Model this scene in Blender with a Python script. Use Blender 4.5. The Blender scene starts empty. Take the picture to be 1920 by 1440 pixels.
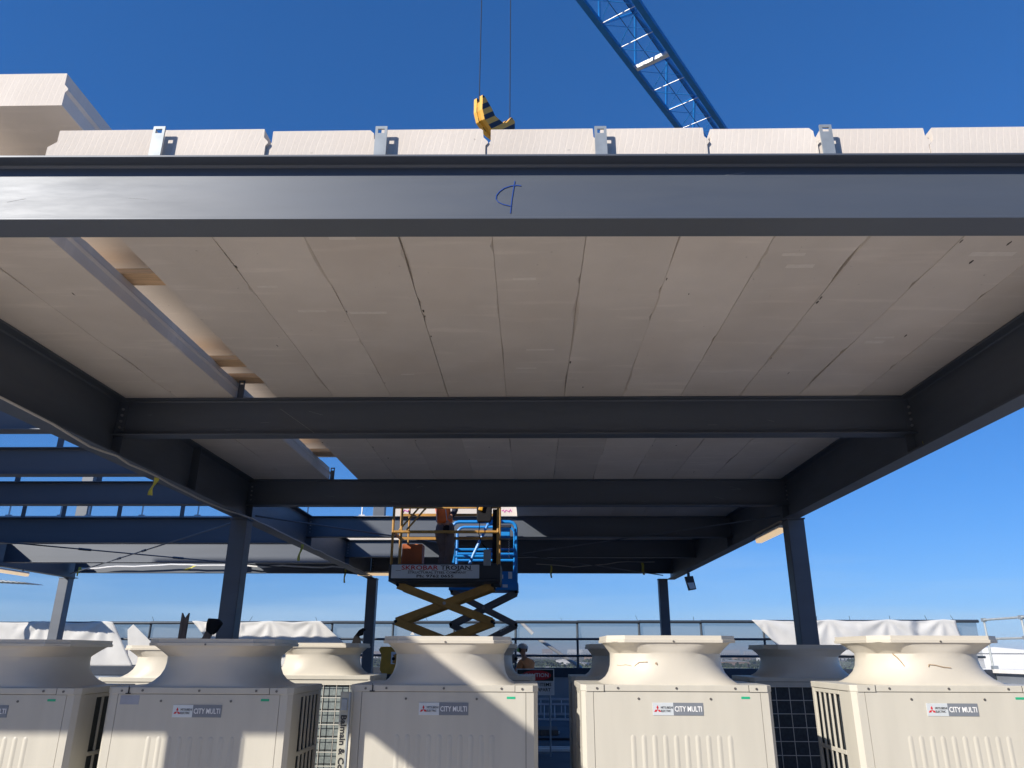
import bpy, bmesh, math, random
from mathutils import Vector, Matrix, noise
random.seed(7)
sc = bpy.context.scene
C = sc.collection
R = math.radians
DECK = -1.75

# ------------------------------------------------------------------ materials
def mat(name, col, rough=0.6, metal=0.0, var=0.08, scale=6.0, bump=0.0, bscale=60.0, spec=0.5, extra=None, stretch=(1,1,1), coat=0.0):
    m = bpy.data.materials.new(name); m.use_nodes = True
    nt = m.node_tree; n = nt.nodes; l = nt.links
    b = n['Principled BSDF']
    b.inputs['Roughness'].default_value = rough
    b.inputs['Metallic'].default_value = metal
    b.inputs['Specular IOR Level'].default_value = spec
    b.inputs['Coat Weight'].default_value = coat
    tc = n.new('ShaderNodeTexCoord'); mp = n.new('ShaderNodeMapping'); mp.inputs['Scale'].default_value = stretch
    geo = n.new('ShaderNodeNewGeometry')
    l.new(geo.outputs['Position'], mp.inputs['Vector'])
    nz = n.new('ShaderNodeTexNoise'); nz.inputs['Scale'].default_value = scale; nz.inputs['Detail'].default_value = 6
    l.new(mp.outputs[0], nz.inputs['Vector'])
    mr = n.new('ShaderNodeMapRange'); mr.inputs[1].default_value = 0.3; mr.inputs[2].default_value = 0.7
    mr.inputs[3].default_value = 1 - var; mr.inputs[4].default_value = 1 + var
    l.new(nz.outputs['Fac'], mr.inputs[0])
    mx = n.new('ShaderNodeVectorMath'); mx.operation = 'SCALE'
    mx.inputs[0].default_value = col[:3]; l.new(mr.outputs[0], mx.inputs['Scale'])
    l.new(mx.outputs[0], b.inputs['Base Color'])
    if bump:
        bn = n.new('ShaderNodeTexNoise'); bn.inputs['Scale'].default_value = bscale; bn.inputs['Detail'].default_value = 4
        l.new(geo.outputs['Position'], bn.inputs['Vector'])
        bp = n.new('ShaderNodeBump'); bp.inputs['Strength'].default_value = bump; bp.inputs['Distance'].default_value = 0.01
        l.new(bn.outputs['Fac'], bp.inputs['Height']); l.new(bp.outputs[0], b.inputs['Normal'])
    m['out'] = 1
    return m

def concrete_panel_mat():
    m = mat('aerated_concrete', (0.655, 0.60, 0.54), 0.9, var=0.05, scale=2.2, spec=0.15)
    nt = m.node_tree; n = nt.nodes; l = nt.links; b = n['Principled BSDF']
    geo = n.new('ShaderNodeNewGeometry'); oi = n.new('ShaderNodeObjectInfo'); tc = n.new('ShaderNodeTexCoord')
    base = b.inputs['Base Color'].links[0].from_socket
    # per-panel tint
    mr = n.new('ShaderNodeMapRange'); mr.inputs[3].default_value = 0.9; mr.inputs[4].default_value = 1.06
    l.new(oi.outputs['Random'], mr.inputs[0])
    s1 = n.new('ShaderNodeVectorMath'); s1.operation = 'SCALE'; l.new(base, s1.inputs[0]); l.new(mr.outputs[0], s1.inputs['Scale'])
    # trowelled smears across the width
    mp = n.new('ShaderNodeMapping'); mp.inputs['Scale'].default_value = (1.3, 9.0, 1.0)
    va = n.new('ShaderNodeVectorMath'); va.operation = 'ADD'; l.new(geo.outputs['Position'], va.inputs[0])
    rs = n.new('ShaderNodeMath'); rs.operation = 'MULTIPLY'; rs.inputs[1].default_value = 37.0; l.new(oi.outputs['Random'], rs.inputs[0])
    l.new(rs.outputs[0], va.inputs[1]); l.new(va.outputs[0], mp.inputs['Vector'])
    nz = n.new('ShaderNodeTexNoise'); nz.inputs['Scale'].default_value = 1.0; nz.inputs['Detail'].default_value = 3; l.new(mp.outputs[0], nz.inputs['Vector'])
    cr = n.new('ShaderNodeMapRange'); cr.inputs[1].default_value = 0.57; cr.inputs[2].default_value = 0.70; cr.inputs[3].default_value = 1.0; cr.inputs[4].default_value = 1.09
    l.new(nz.outputs['Fac'], cr.inputs[0])
    s2 = n.new('ShaderNodeVectorMath'); s2.operation = 'SCALE'; l.new(s1.outputs[0], s2.inputs[0]); l.new(cr.outputs[0], s2.inputs['Scale'])
    # rusty / pinkish stain clouds
    nz2 = n.new('ShaderNodeTexNoise'); nz2.inputs['Scale'].default_value = 0.9; nz2.inputs['Detail'].default_value = 5; l.new(va.outputs[0], nz2.inputs['Vector'])
    cr2 = n.new('ShaderNodeMapRange'); cr2.inputs[1].default_value = 0.5; cr2.inputs[2].default_value = 0.75; cr2.inputs[3].default_value = 0.0; cr2.inputs[4].default_value = 0.35
    l.new(nz2.outputs['Fac'], cr2.inputs[0])
    mx = n.new('ShaderNodeMix'); mx.data_type = 'RGBA'; l.new(cr2.outputs[0], mx.inputs[0]); l.new(s2.outputs[0], mx.inputs[6]); mx.inputs[7].default_value = (0.56, 0.475, 0.40, 1)
    # small dark pits
    vz = n.new('ShaderNodeTexNoise'); vz.inputs['Scale'].default_value = 22; vz.inputs['Detail'].default_value = 2; l.new(geo.outputs['Position'], vz.inputs['Vector'])
    cr3 = n.new('ShaderNodeMapRange'); cr3.inputs[1].default_value = 0.74; cr3.inputs[2].default_value = 0.78; cr3.inputs[3].default_value = 1.0; cr3.inputs[4].default_value = 0.72
    l.new(vz.outputs['Fac'], cr3.inputs[0])
    s3 = n.new('ShaderNodeVectorMath'); s3.operation = 'SCALE'; l.new(mx.outputs[2], s3.inputs[0]); l.new(cr3.outputs[0], s3.inputs['Scale'])
    # sawn grooves on the end faces
    sn = n.new('ShaderNodeSeparateXYZ'); l.new(geo.outputs['Normal'], sn.inputs[0])
    ab = n.new('ShaderNodeMath'); ab.operation = 'ABSOLUTE'; l.new(sn.outputs['Y'], ab.inputs[0])
    gt = n.new('ShaderNodeMath'); gt.operation = 'GREATER_THAN'; gt.inputs[1].default_value = 0.8; l.new(ab.outputs[0], gt.inputs[0])
    sp = n.new('ShaderNodeSeparateXYZ'); l.new(geo.outputs['Position'], sp.inputs[0])
    zz = n.new('ShaderNodeMath'); zz.operation = 'MULTIPLY_ADD'; l.new(sp.outputs['Z'], zz.inputs[0]); zz.inputs[1].default_value = -0.18; l.new(sp.outputs['X'], zz.inputs[2])
    nx = n.new('ShaderNodeTexNoise'); nx.inputs['Scale'].default_value = 7; l.new(geo.outputs['Position'], nx.inputs['Vector'])
    ad = n.new('ShaderNodeMath'); ad.operation = 'MULTIPLY_ADD'; l.new(nx.outputs['Fac'], ad.inputs[0]); ad.inputs[1].default_value = 0.02; l.new(zz.outputs[0], ad.inputs[2])
    fr = n.new('ShaderNodeMath'); fr.operation = 'MULTIPLY'; l.new(ad.outputs[0], fr.inputs[0]); fr.inputs[1].default_value = 28.0
    f2 = n.new('ShaderNodeMath'); f2.operation = 'FRACT'; l.new(fr.outputs[0], f2.inputs[0])
    cr4 = n.new('ShaderNodeMapRange'); cr4.inputs[1].default_value = 0.0; cr4.inputs[2].default_value = 0.16; cr4.inputs[3].default_value = 0.0; cr4.inputs[4].default_value = 1.0
    l.new(f2.outputs[0], cr4.inputs[0])
    inv = n.new('ShaderNodeMath'); inv.operation = 'SUBTRACT'; inv.inputs[0].default_value = 1.0; l.new(cr4.outputs[0], inv.inputs[1])
    mk = n.new('ShaderNodeMath'); mk.operation = 'MULTIPLY'; l.new(inv.outputs[0], mk.inputs[0]); l.new(gt.outputs[0], mk.inputs[1])
    mk2 = n.new('ShaderNodeMath'); mk2.operation = 'MULTIPLY_ADD'; l.new(mk.outputs[0], mk2.inputs[0]); mk2.inputs[1].default_value = -0.14; mk2.inputs[2].default_value = 1.0
    s4 = n.new('ShaderNodeVectorMath'); s4.operation = 'SCALE'; l.new(s3.outputs[0], s4.inputs[0]); l.new(mk2.outputs[0], s4.inputs['Scale'])
    l.new(s4.outputs[0], b.inputs['Base Color'])
    bm = n.new('ShaderNodeTexNoise'); bm.inputs['Scale'].default_value = 45; bm.inputs['Detail'].default_value = 6; l.new(geo.outputs['Position'], bm.inputs['Vector'])
    hs = n.new('ShaderNodeMath'); hs.operation = 'SUBTRACT'; l.new(bm.outputs['Fac'], hs.inputs[0]); l.new(mk.outputs[0], hs.inputs[1])
    bp = n.new('ShaderNodeBump'); bp.inputs['Strength'].default_value = 0.35; bp.inputs['Distance'].default_value = 0.004
    l.new(hs.outputs[0], bp.inputs['Height']); l.new(bp.outputs[0], b.inputs['Normal'])
    return m

def steel_paint():
    m = mat('grey_steel_paint', (0.078, 0.094, 0.120), 0.48, metal=0.25, var=0.10, scale=1.4, spec=1.0, stretch=(0.3, 1, 3))
    nt = m.node_tree; n = nt.nodes; l = nt.links; b = n['Principled BSDF']
    geo = n.new('ShaderNodeNewGeometry')
    mp = n.new('ShaderNodeMapping'); mp.inputs['Scale'].default_value = (0.8, 1, 6); l.new(geo.outputs['Position'], mp.inputs['Vector'])
    nz = n.new('ShaderNodeTexNoise'); nz.inputs['Scale'].default_value = 2.2; nz.inputs['Detail'].default_value = 8; nz.inputs['Roughness'].default_value = 0.65
    l.new(mp.outputs[0], nz.inputs['Vector'])
    mr = n.new('ShaderNodeMapRange'); mr.inputs[1].default_value = 0.35; mr.inputs[2].default_value = 0.7; mr.inputs[3].default_value = 0.49; mr.inputs[4].default_value = 0.57
    l.new(nz.outputs['Fac'], mr.inputs[0]); l.new(mr.outputs[0], b.inputs['Roughness'])
    return m

M = {}
M['panel'] = concrete_panel_mat()
M['steel'] = steel_paint()
M['greypatch'] = mat('grey_smudge', (0.27, 0.27, 0.26), 0.9, var=0.3, scale=30)
M['spall'] = mat('dark_spall', (0.07, 0.06, 0.05), 0.95)
M['palepatch'] = mat('pale_filler', (0.70, 0.65, 0.59), 0.9, var=0.05, scale=20)
M['bolt'] = mat('zinc_bolt', (0.34, 0.35, 0.37), 0.4, 0.7, 0.1, 30)
M['scuff'] = mat('pale_scuff', (0.34, 0.35, 0.36), 0.7)
M['galv'] = mat('galvanised_steel', (0.30, 0.335, 0.36), 0.5, 0.35, 0.12, 14)
M['galvlight'] = mat('pale_galvanised_edge', (0.62, 0.64, 0.66), 0.45, 0.2, 0.08, 14)
M['cream'] = mat('cream_enamel', (0.525, 0.50, 0.43), 0.42, 0, 0.045, 1.6, spec=0.4, stretch=(6, 6, .7))
M['cream2'] = mat('cream_moulded_plastic', (0.585, 0.545, 0.465), 0.45, 0, 0.03, 4, spec=0.4)
M['coil'] = mat('coil_fins', (0.035, 0.045, 0.055), 0.55, 0.3, 0.35, 40)
M['coilpale'] = mat('pale_coil_fins', (0.25, 0.29, 0.29), 0.5, 0.5, 0.2, 40)
M['dark'] = mat('dark_void', (0.012, 0.013, 0.015), 0.7)
M['wire'] = mat('cream_wire', (0.6, 0.58, 0.52), 0.5)
M['wiredark'] = mat('grey_wire', (0.33, 0.33, 0.38), 0.5)
M['screw'] = mat('dull_screw', (0.16, 0.15, 0.14), 0.45, 0.5)
M['white'] = mat('white_paint', (0.8, 0.8, 0.79), 0.5)
M['plate'] = mat('silver_plate', (0.62, 0.66, 0.68), 0.35, 0.15, 0.02)
M['slate'] = mat('slate_plate', (0.20, 0.22, 0.25), 0.4, 0.1, 0.02)
M['red'] = mat('red_print', (0.55, 0.02, 0.03), 0.5)
M['black'] = mat('black_print', (0.015, 0.015, 0.018), 0.5)
M['weathered'] = mat('weathered_cream', (0.40, 0.39, 0.32), 0.6, 0, 0.2, 14)
M['green'] = mat('green_sticker', (0.02, 0.38, 0.20), 0.4)
M['tape'] = mat('grey_tape', (0.33, 0.35, 0.40), 0.6)
M['wood'] = mat('pine_timber', (0.68, 0.46, 0.27), 0.8, 0, 0.2, 3, stretch=(1, 14, 14), bump=0.3)
M['brown'] = mat('brown_old_timber', (0.16, 0.12, 0.10), 0.85, 0, 0.3, 5, stretch=(9, 9, 1))
M['blue'] = mat('crane_blue', (0.008, 0.16, 0.44), 0.38, 0, 0.08, 3, spec=0.5)
M['bluebright'] = mat('bright_blue', (0.015, 0.25, 0.68), 0.4)
M['bluelift'] = mat('lift_blue', (0.01, 0.22, 0.62), 0.4, 0, 0.06, 3, spec=0.5)
M['yellow'] = mat('machine_yellow', (0.62, 0.30, 0.02), 0.45, 0, 0.15, 6)
M['ochre'] = mat('worn_ochre_paint', (0.42, 0.22, 0.045), 0.5, 0, 0.2, 7)
M['orange'] = mat('orange_box', (0.38, 0.09, 0.02), 0.6, 0, 0.1, 6)
M['rubber'] = mat('black_rubber', (0.012, 0.012, 0.014), 0.8, spec=0.2)
M['charcoal'] = mat('charcoal_steel', (0.03, 0.035, 0.045), 0.5)
M['greyarm'] = mat('grey_scissor_arm', (0.16, 0.16, 0.17), 0.5, 0.1, 0.15)
M['cable'] = mat('pale_cable', (0.5, 0.48, 0.44), 0.6)
M['rope'] = mat('steel_rope', (0.02, 0.03, 0.05), 0.7, 0, spec=0.2)
M['tag'] = mat('yellow_tag', (0.55, 0.50, 0.08), 0.7)
M['marker'] = mat('blue_marker', (0.012, 0.06, 0.30), 0.5)
M['magenta'] = mat('magenta_spray', (0.65, 0.03, 0.42), 0.7)
M['stain'] = mat('rust_stain', (0.40, 0.29, 0.19), 0.7)
M['lamp'] = mat('lamp_diffuser', (0.85, 0.72, 0.55), 0.4)
_l = M['lamp'].node_tree.nodes['Principled BSDF']; _l.inputs['Emission Color'].default_value = (1.0, 0.72, 0.42, 1); _l.inputs['Emission Strength'].default_value = 0.55
M['deck'] = mat('roof_membrane', (0.085, 0.095, 0.115), 0.75, 0, 0.25, 1.3, bump=0.4, bscale=25)
M['paver'] = mat('pale_deck', (0.60, 0.53, 0.455), 0.85, 0, 0.12, 1.5)
M['clad'] = mat('grey_cladding', (0.33, 0.36, 0.40), 0.35, 0.5, 0.06, 2, stretch=(1, 1, .2))
M['cap'] = mat('dark_capping', (0.035, 0.045, 0.065), 0.45, 0.2)
M['capwhite'] = mat('white_capping', (0.78, 0.76, 0.72), 0.5)
M['render'] = mat('grey_render', (0.42, 0.41, 0.39), 0.9, 0, 0.1, 1)
M['skin'] = mat('skin', (0.42, 0.20, 0.12), 0.55)
M['hivis'] = mat('hi_vis_orange', (0.80, 0.17, 0.03), 0.8, 0, 0.1, 9)
M['hivis2'] = mat('faded_hi_vis', (0.78, 0.27, 0.09), 0.8, 0, 0.1, 9)
M['silver'] = mat('reflective_band', (0.5, 0.52, 0.53), 0.5, 0.2)
M['trouser'] = mat('taupe_trousers', (0.16, 0.125, 0.115), 0.9, 0, 0.15, 12)
M['navy'] = mat('navy_fabric', (0.02, 0.025, 0.045), 0.9)
M['helmet'] = mat('grey_helmet', (0.42, 0.43, 0.45), 0.4)
M['lime'] = mat('lime_visor', (0.25, 0.55, 0.10), 0.5)
M['alu'] = mat('aluminium', (0.52, 0.52, 0.54), 0.4, 0.5)
M['scaf'] = mat('scaffold_tube', (0.50, 0.53, 0.52), 0.5, 0.35, 0.15, 12)
M['scafdark'] = mat('dark_scaffold_tube', (0.05, 0.065, 0.085), 0.5, 0.3, 0.1, 12)
M['tree'] = mat('foliage', (0.045, 0.065, 0.035), 0.9, 0, 0.45, 0.05)
M['ground'] = mat('plain', (0.16, 0.15, 0.12), 0.95, 0, 0.35, 0.01)
M['shed'] = mat('white_shed', (0.72, 0.72, 0.72), 0.7, 0, 0.04, .01)
M['shed2'] = mat('grey_shed', (0.42, 0.43, 0.45), 0.7, 0, 0.05, .01)
M['brick'] = mat('brown_block', (0.34, 0.25, 0.20), 0.8, 0, 0.1, .02)

def hazard():
    m = mat('hazard_stripes', (0.7, 0.42, 0.05), 0.5)
    nt = m.node_tree; n = nt.nodes; l = nt.links; b = n['Principled BSDF']
    tc = n.new('ShaderNodeTexCoord'); sp = n.new('ShaderNodeSeparateXYZ'); l.new(tc.outputs['Object'], sp.inputs[0])
    a = n.new('ShaderNodeMath'); a.operation = 'SUBTRACT'; l.new(sp.outputs['X'], a.inputs[0]); l.new(sp.outputs['Z'], a.inputs[1])
    k = n.new('ShaderNodeMath'); k.operation = 'MULTIPLY'; l.new(a.outputs[0], k.inputs[0]); k.inputs[1].default_value = 3.6
    f = n.new('ShaderNodeMath'); f.operation = 'FRACT'; l.new(k.outputs[0], f.inputs[0])
    g = n.new('ShaderNodeMath'); g.operation = 'GREATER_THAN'; l.new(f.outputs[0], g.inputs[0]); g.inputs[1].default_value = 0.52
    sy = n.new('ShaderNodeSeparateXYZ'); l.new(tc.outputs['Normal'], sy.inputs[0])
    ab = n.new('ShaderNodeMath'); ab.operation = 'ABSOLUTE'; l.new(sy.outputs['Y'], ab.inputs[0])
    gy = n.new('ShaderNodeMath'); gy.operation = 'GREATER_THAN'; l.new(ab.outputs[0], gy.inputs[0]); gy.inputs[1].default_value = 0.7
    mu = n.new('ShaderNodeMath'); mu.operation = 'MULTIPLY'; l.new(g.outputs[0], mu.inputs[0]); l.new(gy.outputs[0], mu.inputs[1])
    mx = n.new('ShaderNodeMix'); mx.data_type = 'RGBA'; l.new(mu.outputs[0], mx.inputs[0])
    mx.inputs[6].default_value = (0.72, 0.38, 0.05, 1); mx.inputs[7].default_value = (0.015, 0.017, 0.03, 1)
    l.new(mx.outputs[2], b.inputs['Base Color'])
    return m
M['hazard'] = hazard()

def cloth(name, col, alpha, trans=0.3):
    m = bpy.data.materials.new(name); m.use_nodes = True
    nt = m.node_tree; n = nt.nodes; l = nt.links; n.remove(n['Principled BSDF']); out = n['Material Output']
    geo = n.new('ShaderNodeNewGeometry')
    nz = n.new('ShaderNodeTexNoise'); nz.inputs['Scale'].default_value = 2.0; nz.inputs['Detail'].default_value = 5; l.new(geo.outputs['Position'], nz.inputs['Vector'])
    mr = n.new('ShaderNodeMapRange'); mr.inputs[3].default_value = 0.86; mr.inputs[4].default_value = 1.1; l.new(nz.outputs['Fac'], mr.inputs[0])
    sv = n.new('ShaderNodeVectorMath'); sv.operation = 'SCALE'; sv.inputs[0].default_value = col; l.new(mr.outputs[0], sv.inputs['Scale'])
    d = n.new('ShaderNodeBsdfDiffuse'); t = n.new('ShaderNodeBsdfTranslucent'); l.new(sv.outputs[0], d.inputs[0]); l.new(sv.outputs[0], t.inputs[0])
    mx = n.new('ShaderNodeMixShader'); mx.inputs[0].default_value = trans; l.new(d.outputs[0], mx.inputs[1]); l.new(t.outputs[0], mx.inputs[2])
    if alpha < 1:
        tr = n.new('ShaderNodeBsdfTransparent'); m2 = n.new('ShaderNodeMixShader'); m2.inputs[0].default_value = alpha
        l.new(tr.outputs[0], m2.inputs[1]); l.new(mx.outputs[0], m2.inputs[2]); l.new(m2.outputs[0], out.inputs[0])
    else:
        l.new(mx.outputs[0], out.inputs[0])
    return m
M['tarp'] = cloth('white_tarpaulin', (0.86, 0.85, 0.82), 1.0, 0.4)
M['net'] = cloth('grey_shade_mesh', (0.17, 0.20, 0.23), 0.50, 0.3)

# ------------------------------------------------------------------ mesh builder
class MB:
    def __init__(s): s.v = []; s.f = []
    def add(s, vs, fs, T=None):
        o = len(s.v)
        for p in vs:
            p = Vector(p)
            if T is not None: p = T @ p
            s.v.append(p)
        for f in fs: s.f.append([o + i for i in f])
        return s
    def box(s, x0, x1, y0, y1, z0, z1, T=None):
        vs = [(x0,y0,z0),(x1,y0,z0),(x1,y1,z0),(x0,y1,z0),(x0,y0,z1),(x1,y0,z1),(x1,y1,z1),(x0,y1,z1)]
        return s.add(vs, [(0,3,2,1),(4,5,6,7),(0,1,5,4),(1,2,6,5),(2,3,7,6),(3,0,4,7)], T)
    def prism(s, poly, axis, a, b, T=None):
        # poly: list of 2D points (CCW seen from +axis side for axis z); axis 'x': (y,z) 'y': (x,z) 'z': (x,y)
        n = len(poly); vs = []
        for t in (a, b):
            for p, q in poly:
                vs.append({'x': (t, p, q), 'y': (p, t, q), 'z': (p, q, t)}[axis])
        fs = [list(range(n)), list(range(2*n-1, n-1, -1))] + [(i, i+n, (i+1) % n + n, (i+1) % n) for i in range(n)]
        return s.add(vs, fs, T)
    def tube(s, p, q, r, n=8, r2=None):
        p = Vector(p); q = Vector(q); d = (q - p)
        if d.length < 1e-6: return s
        d.normalize(); a = d.orthogonal().normalized(); b = d.cross(a); r2 = r if r2 is None else r2
        vs = []
        for c, rr in ((p, r), (q, r2)):
            for i in range(n):
                t = 2*math.pi*i/n; vs.append(c + a*math.cos(t)*rr + b*math.sin(t)*rr)
        fs = [(i, (i+1) % n, (i+1) % n + n, i+n) for i in range(n)] + [list(range(n-1, -1, -1)), list(range(n, 2*n))]
        return s.add(vs, fs)
    def path(s, pts, r, n=6):
        pts = [Vector(p) for p in pts]; rings = []
        up = None
        for i, p in enumerate(pts):
            d = (pts[min(i+1, len(pts)-1)] - pts[max(i-1, 0)]).normalized()
            if up is None: up = d.orthogonal().normalized()
            a = (up - d*up.dot(d)).normalized(); up = a; b = d.cross(a)
            rings.append([p + a*math.cos(2*math.pi*k/n)*r + b*math.sin(2*math.pi*k/n)*r for k in range(n)])
        vs = [v for rg in rings for v in rg]; fs = []
        for i in range(len(pts)-1):
            for k in range(n): fs.append((i*n+k, i*n+(k+1) % n, (i+1)*n+(k+1) % n, (i+1)*n+k))
        fs.append(list(range(n-1, -1, -1))); fs.append([len(vs)-n+k for k in range(n)])
        return s.add(vs, fs)
    def bar(s, p, q, w, h, up=(0,0,1)):
        p = Vector(p); q = Vector(q); d = (q-p).normalized(); u = Vector(up)
        a = d.cross(u)
        if a.length < 1e-4: a = d.orthogonal()
        a.normalize(); b = a.cross(d)
        vs = [c + a*x*w/2 + b*y*h/2 for c in (p, q) for x, y in ((-1,-1),(1,-1),(1,1),(-1,1))]
        return s.add(vs, [(0,1,5,4),(1,2,6,5),(2,3,7,6),(3,0,4,7),(3,2,1,0),(4,5,6,7)])
    def sphere(s, c, rx, ry, rz, nu=14, nv=9):
        vs = []; fs = []
        for j in range(nv+1):
            t = math.pi*j/nv
            for i in range(nu):
                p = 2*math.pi*i/nu
                vs.append((c[0]+rx*math.sin(t)*math.cos(p), c[1]+ry*math.sin(t)*math.sin(p), c[2]+rz*math.cos(t)))
        for j in range(nv):
            for i in range(nu): fs.append((j*nu+i, (j+1)*nu+i, (j+1)*nu+(i+1) % nu, j*nu+(i+1) % nu))
        return s.add(vs, fs)
    def build(s, name, m, parent=None, loc=None, bevel=0, smooth=False, seg=2):
        me = bpy.data.meshes.new(name); me.from_pydata([tuple(v) for v in s.v], [], s.f)
        bm = bmesh.new(); bm.from_mesh(me); bmesh.ops.remove_doubles(bm, verts=bm.verts, dist=1e-6)
        bmesh.ops.recalc_face_normals(bm, faces=bm.faces); bm.to_mesh(me); bm.free()
        if m: me.materials.append(m)
        o = bpy.data.objects.new(name, me); C.objects.link(o)
        if parent: o.parent = parent
        if loc: o.location = loc
        if smooth:
            for p in me.polygons: p.use_smooth = True
            try: me.set_sharp_from_angle(angle=R(35))
            except Exception: pass
        if bevel:
            b = o.modifiers.new('bevel', 'BEVEL'); b.width = bevel; b.segments = seg; b.limit_method = 'ANGLE'; b.angle_limit = R(40)
        return o

def tag(o, label, cat, group=None, kind=None):
    o['label'] = label; o['category'] = cat
    if group: o['group'] = group
    if kind: o['kind'] = kind
    return o
def thing(name, label, cat, loc=(0,0,0), rz=0, group=None):
    o = bpy.data.objects.new(name, None); C.objects.link(o); o.empty_display_size = 0.1
    o.location = loc; o.rotation_euler = (0, 0, rz)
    return tag(o, label, cat, group)
def struct(o): o['kind'] = 'structure'; return o
def copy_tree(o, parent=None):
    c = o.copy(); C.objects.link(c)
    if parent: c.parent = parent
    for ch in list(o.children): copy_tree(ch, c)
    return c

def text_mesh(name, body, size, m, parent, loc, rot=(R(90), 0, 0), ext=0.0015, align='CENTER', sx=1.0, bold=0.0, fit=None):
    cu = bpy.data.curves.new(name, 'FONT'); cu.body = body; cu.size = size; cu.extrude = ext; cu.align_x = align; cu.align_y = 'CENTER'
    cu.offset = bold; cu.resolution_u = 2
    t = bpy.data.objects.new(name + '_c', cu); C.objects.link(t)
    bpy.context.view_layer.update()
    dg = bpy.context.evaluated_depsgraph_get()
    me = bpy.data.meshes.new_from_object(t.evaluated_get(dg))
    bpy.data.objects.remove(t); bpy.data.curves.remove(cu)
    me.materials.clear(); me.materials.append(m); me.name = name
    if fit:
        xs = [v.co.x for v in me.vertices]; sx = fit/(max(xs)-min(xs))
    o = bpy.data.objects.new(name, me); C.objects.link(o); o.parent = parent; o.location = loc; o.rotation_euler = rot; o.scale = (sx, 1, 1)
    return o

ORD = ['leftmost', 'second from the left', 'third from the left', 'fourth from the left', 'fifth from the left', 'sixth from the left', 'seventh from the left',
       'eighth from the left', 'ninth from the left', 'tenth from the left', 'eleventh from the left', 'twelfth from the left', 'thirteenth from the left']

# ------------------------------------------------------------------ world, sun, camera
SUN = Vector((-1.07, -1.0, 0.75)).normalized()
el = math.asin(SUN.z)
w = bpy.data.worlds.new('World'); sc.world = w; w.use_nodes = True
nt = w.node_tree; n = nt.nodes; l = nt.links
bg = n['Background']; sky = n.new('ShaderNodeTexSky'); sky.sky_type = 'NISHITA'; sky.sun_disc = False
sky.sun_elevation = el; sky.sun_rotation = math.atan2(SUN.x, SUN.y)
sky.air_density = 1.0; sky.dust_density = 0.0; sky.ozone_density = 8.0; sky.altitude = 50
tc = n.new('ShaderNodeTexCoord')
sx = n.new('ShaderNodeSeparateXYZ'); l.new(tc.outputs['Generated'], sx.inputs[0])
mp = n.new('ShaderNodeMapping'); mp.inputs['Scale'].default_value = (1.2, 1.2, 14); mp.inputs['Rotation'].default_value = (R(3), R(2), 0); l.new(tc.outputs['Generated'], mp.inputs['Vector'])
nz = n.new('ShaderNodeTexNoise'); nz.inputs['Scale'].default_value = 1.6; nz.inputs['Detail'].default_value = 5; nz.inputs['Roughness'].default_value = 0.55; l.new(mp.outputs[0], nz.inputs['Vector'])
m1 = n.new('ShaderNodeMapRange'); m1.inputs[1].default_value = 0.45; m1.inputs[2].default_value = 0.75; m1.inputs[3].default_value = 0; m1.inputs[4].default_value = 0.5; l.new(nz.outputs['Fac'], m1.inputs[0])
m2 = n.new('ShaderNodeMapRange'); m2.inputs[1].default_value = 0.16; m2.inputs[2].default_value = 0.06; m2.inputs[3].default_value = 0; m2.inputs[4].default_value = 1; l.new(sx.outputs['Z'], m2.inputs[0])
mm = n.new('ShaderNodeMath'); mm.operation = 'MULTIPLY'; l.new(m1.outputs[0], mm.inputs[0]); l.new(m2.outputs[0], mm.inputs[1])
gm = n.new('ShaderNodeGamma'); gm.inputs['Gamma'].default_value = 0.67; l.new(sky.outputs[0], gm.inputs[0])
hs = n.new('ShaderNodeVectorMath'); hs.operation = 'MULTIPLY'; hs.inputs[1].default_value = (0.90, 1.20, 1.72); l.new(gm.outputs[0], hs.inputs[0])
hv = n.new('ShaderNodeHueSaturation'); hv.inputs['Saturation'].default_value = 1.11; l.new(hs.outputs[0], hv.inputs['Color'])
mx = n.new('ShaderNodeMix'); mx.data_type = 'RGBA'; l.new(mm.outputs[0], mx.inputs[0]); l.new(hv.outputs[0], mx.inputs[6]); mx.inputs[7].default_value = (3.4, 4.9, 6.6, 1)
l.new(mx.outputs[2], bg.inputs['Color']); bg.inputs['Strength'].default_value = 0.105

sl = bpy.data.lights.new('sun', 'SUN'); sl.energy = 5.0; sl.angle = R(0.53); sl.color = (1.0, 0.93, 0.83)
so = bpy.data.objects.new('sun', sl); C.objects.link(so); so.rotation_euler = (-SUN).to_track_quat('-Z', 'Y').to_euler()

p_, y_, r_, f_ = .3445, .023, .0041, 1405.0
Fv = Vector((-math.sin(y_)*math.cos(p_), math.cos(y_)*math.cos(p_), math.sin(p_)))
Rv = Vector((math.cos(y_), math.sin(y_), 0)); Uv = Rv.cross(Fv)
R2 = Rv*math.cos(r_) + Uv*math.sin(r_); U2 = -Rv*math.sin(r_) + Uv*math.cos(r_)
cam = bpy.data.cameras.new('camera'); co = bpy.data.objects.new('camera', cam); C.objects.link(co); sc.camera = co
mw = Matrix((R2, U2, -Fv)).transposed().to_4x4(); co.matrix_world = mw
cam.sensor_width = 36; cam.lens = 36*f_/1920; cam.clip_start = 0.05; cam.clip_end = 60000
sc.view_settings.view_transform = 'Standard'; sc.view_settings.look = 'None'; sc.view_settings.exposure = 0.35; sc.view_settings.gamma = 1.0

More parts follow.
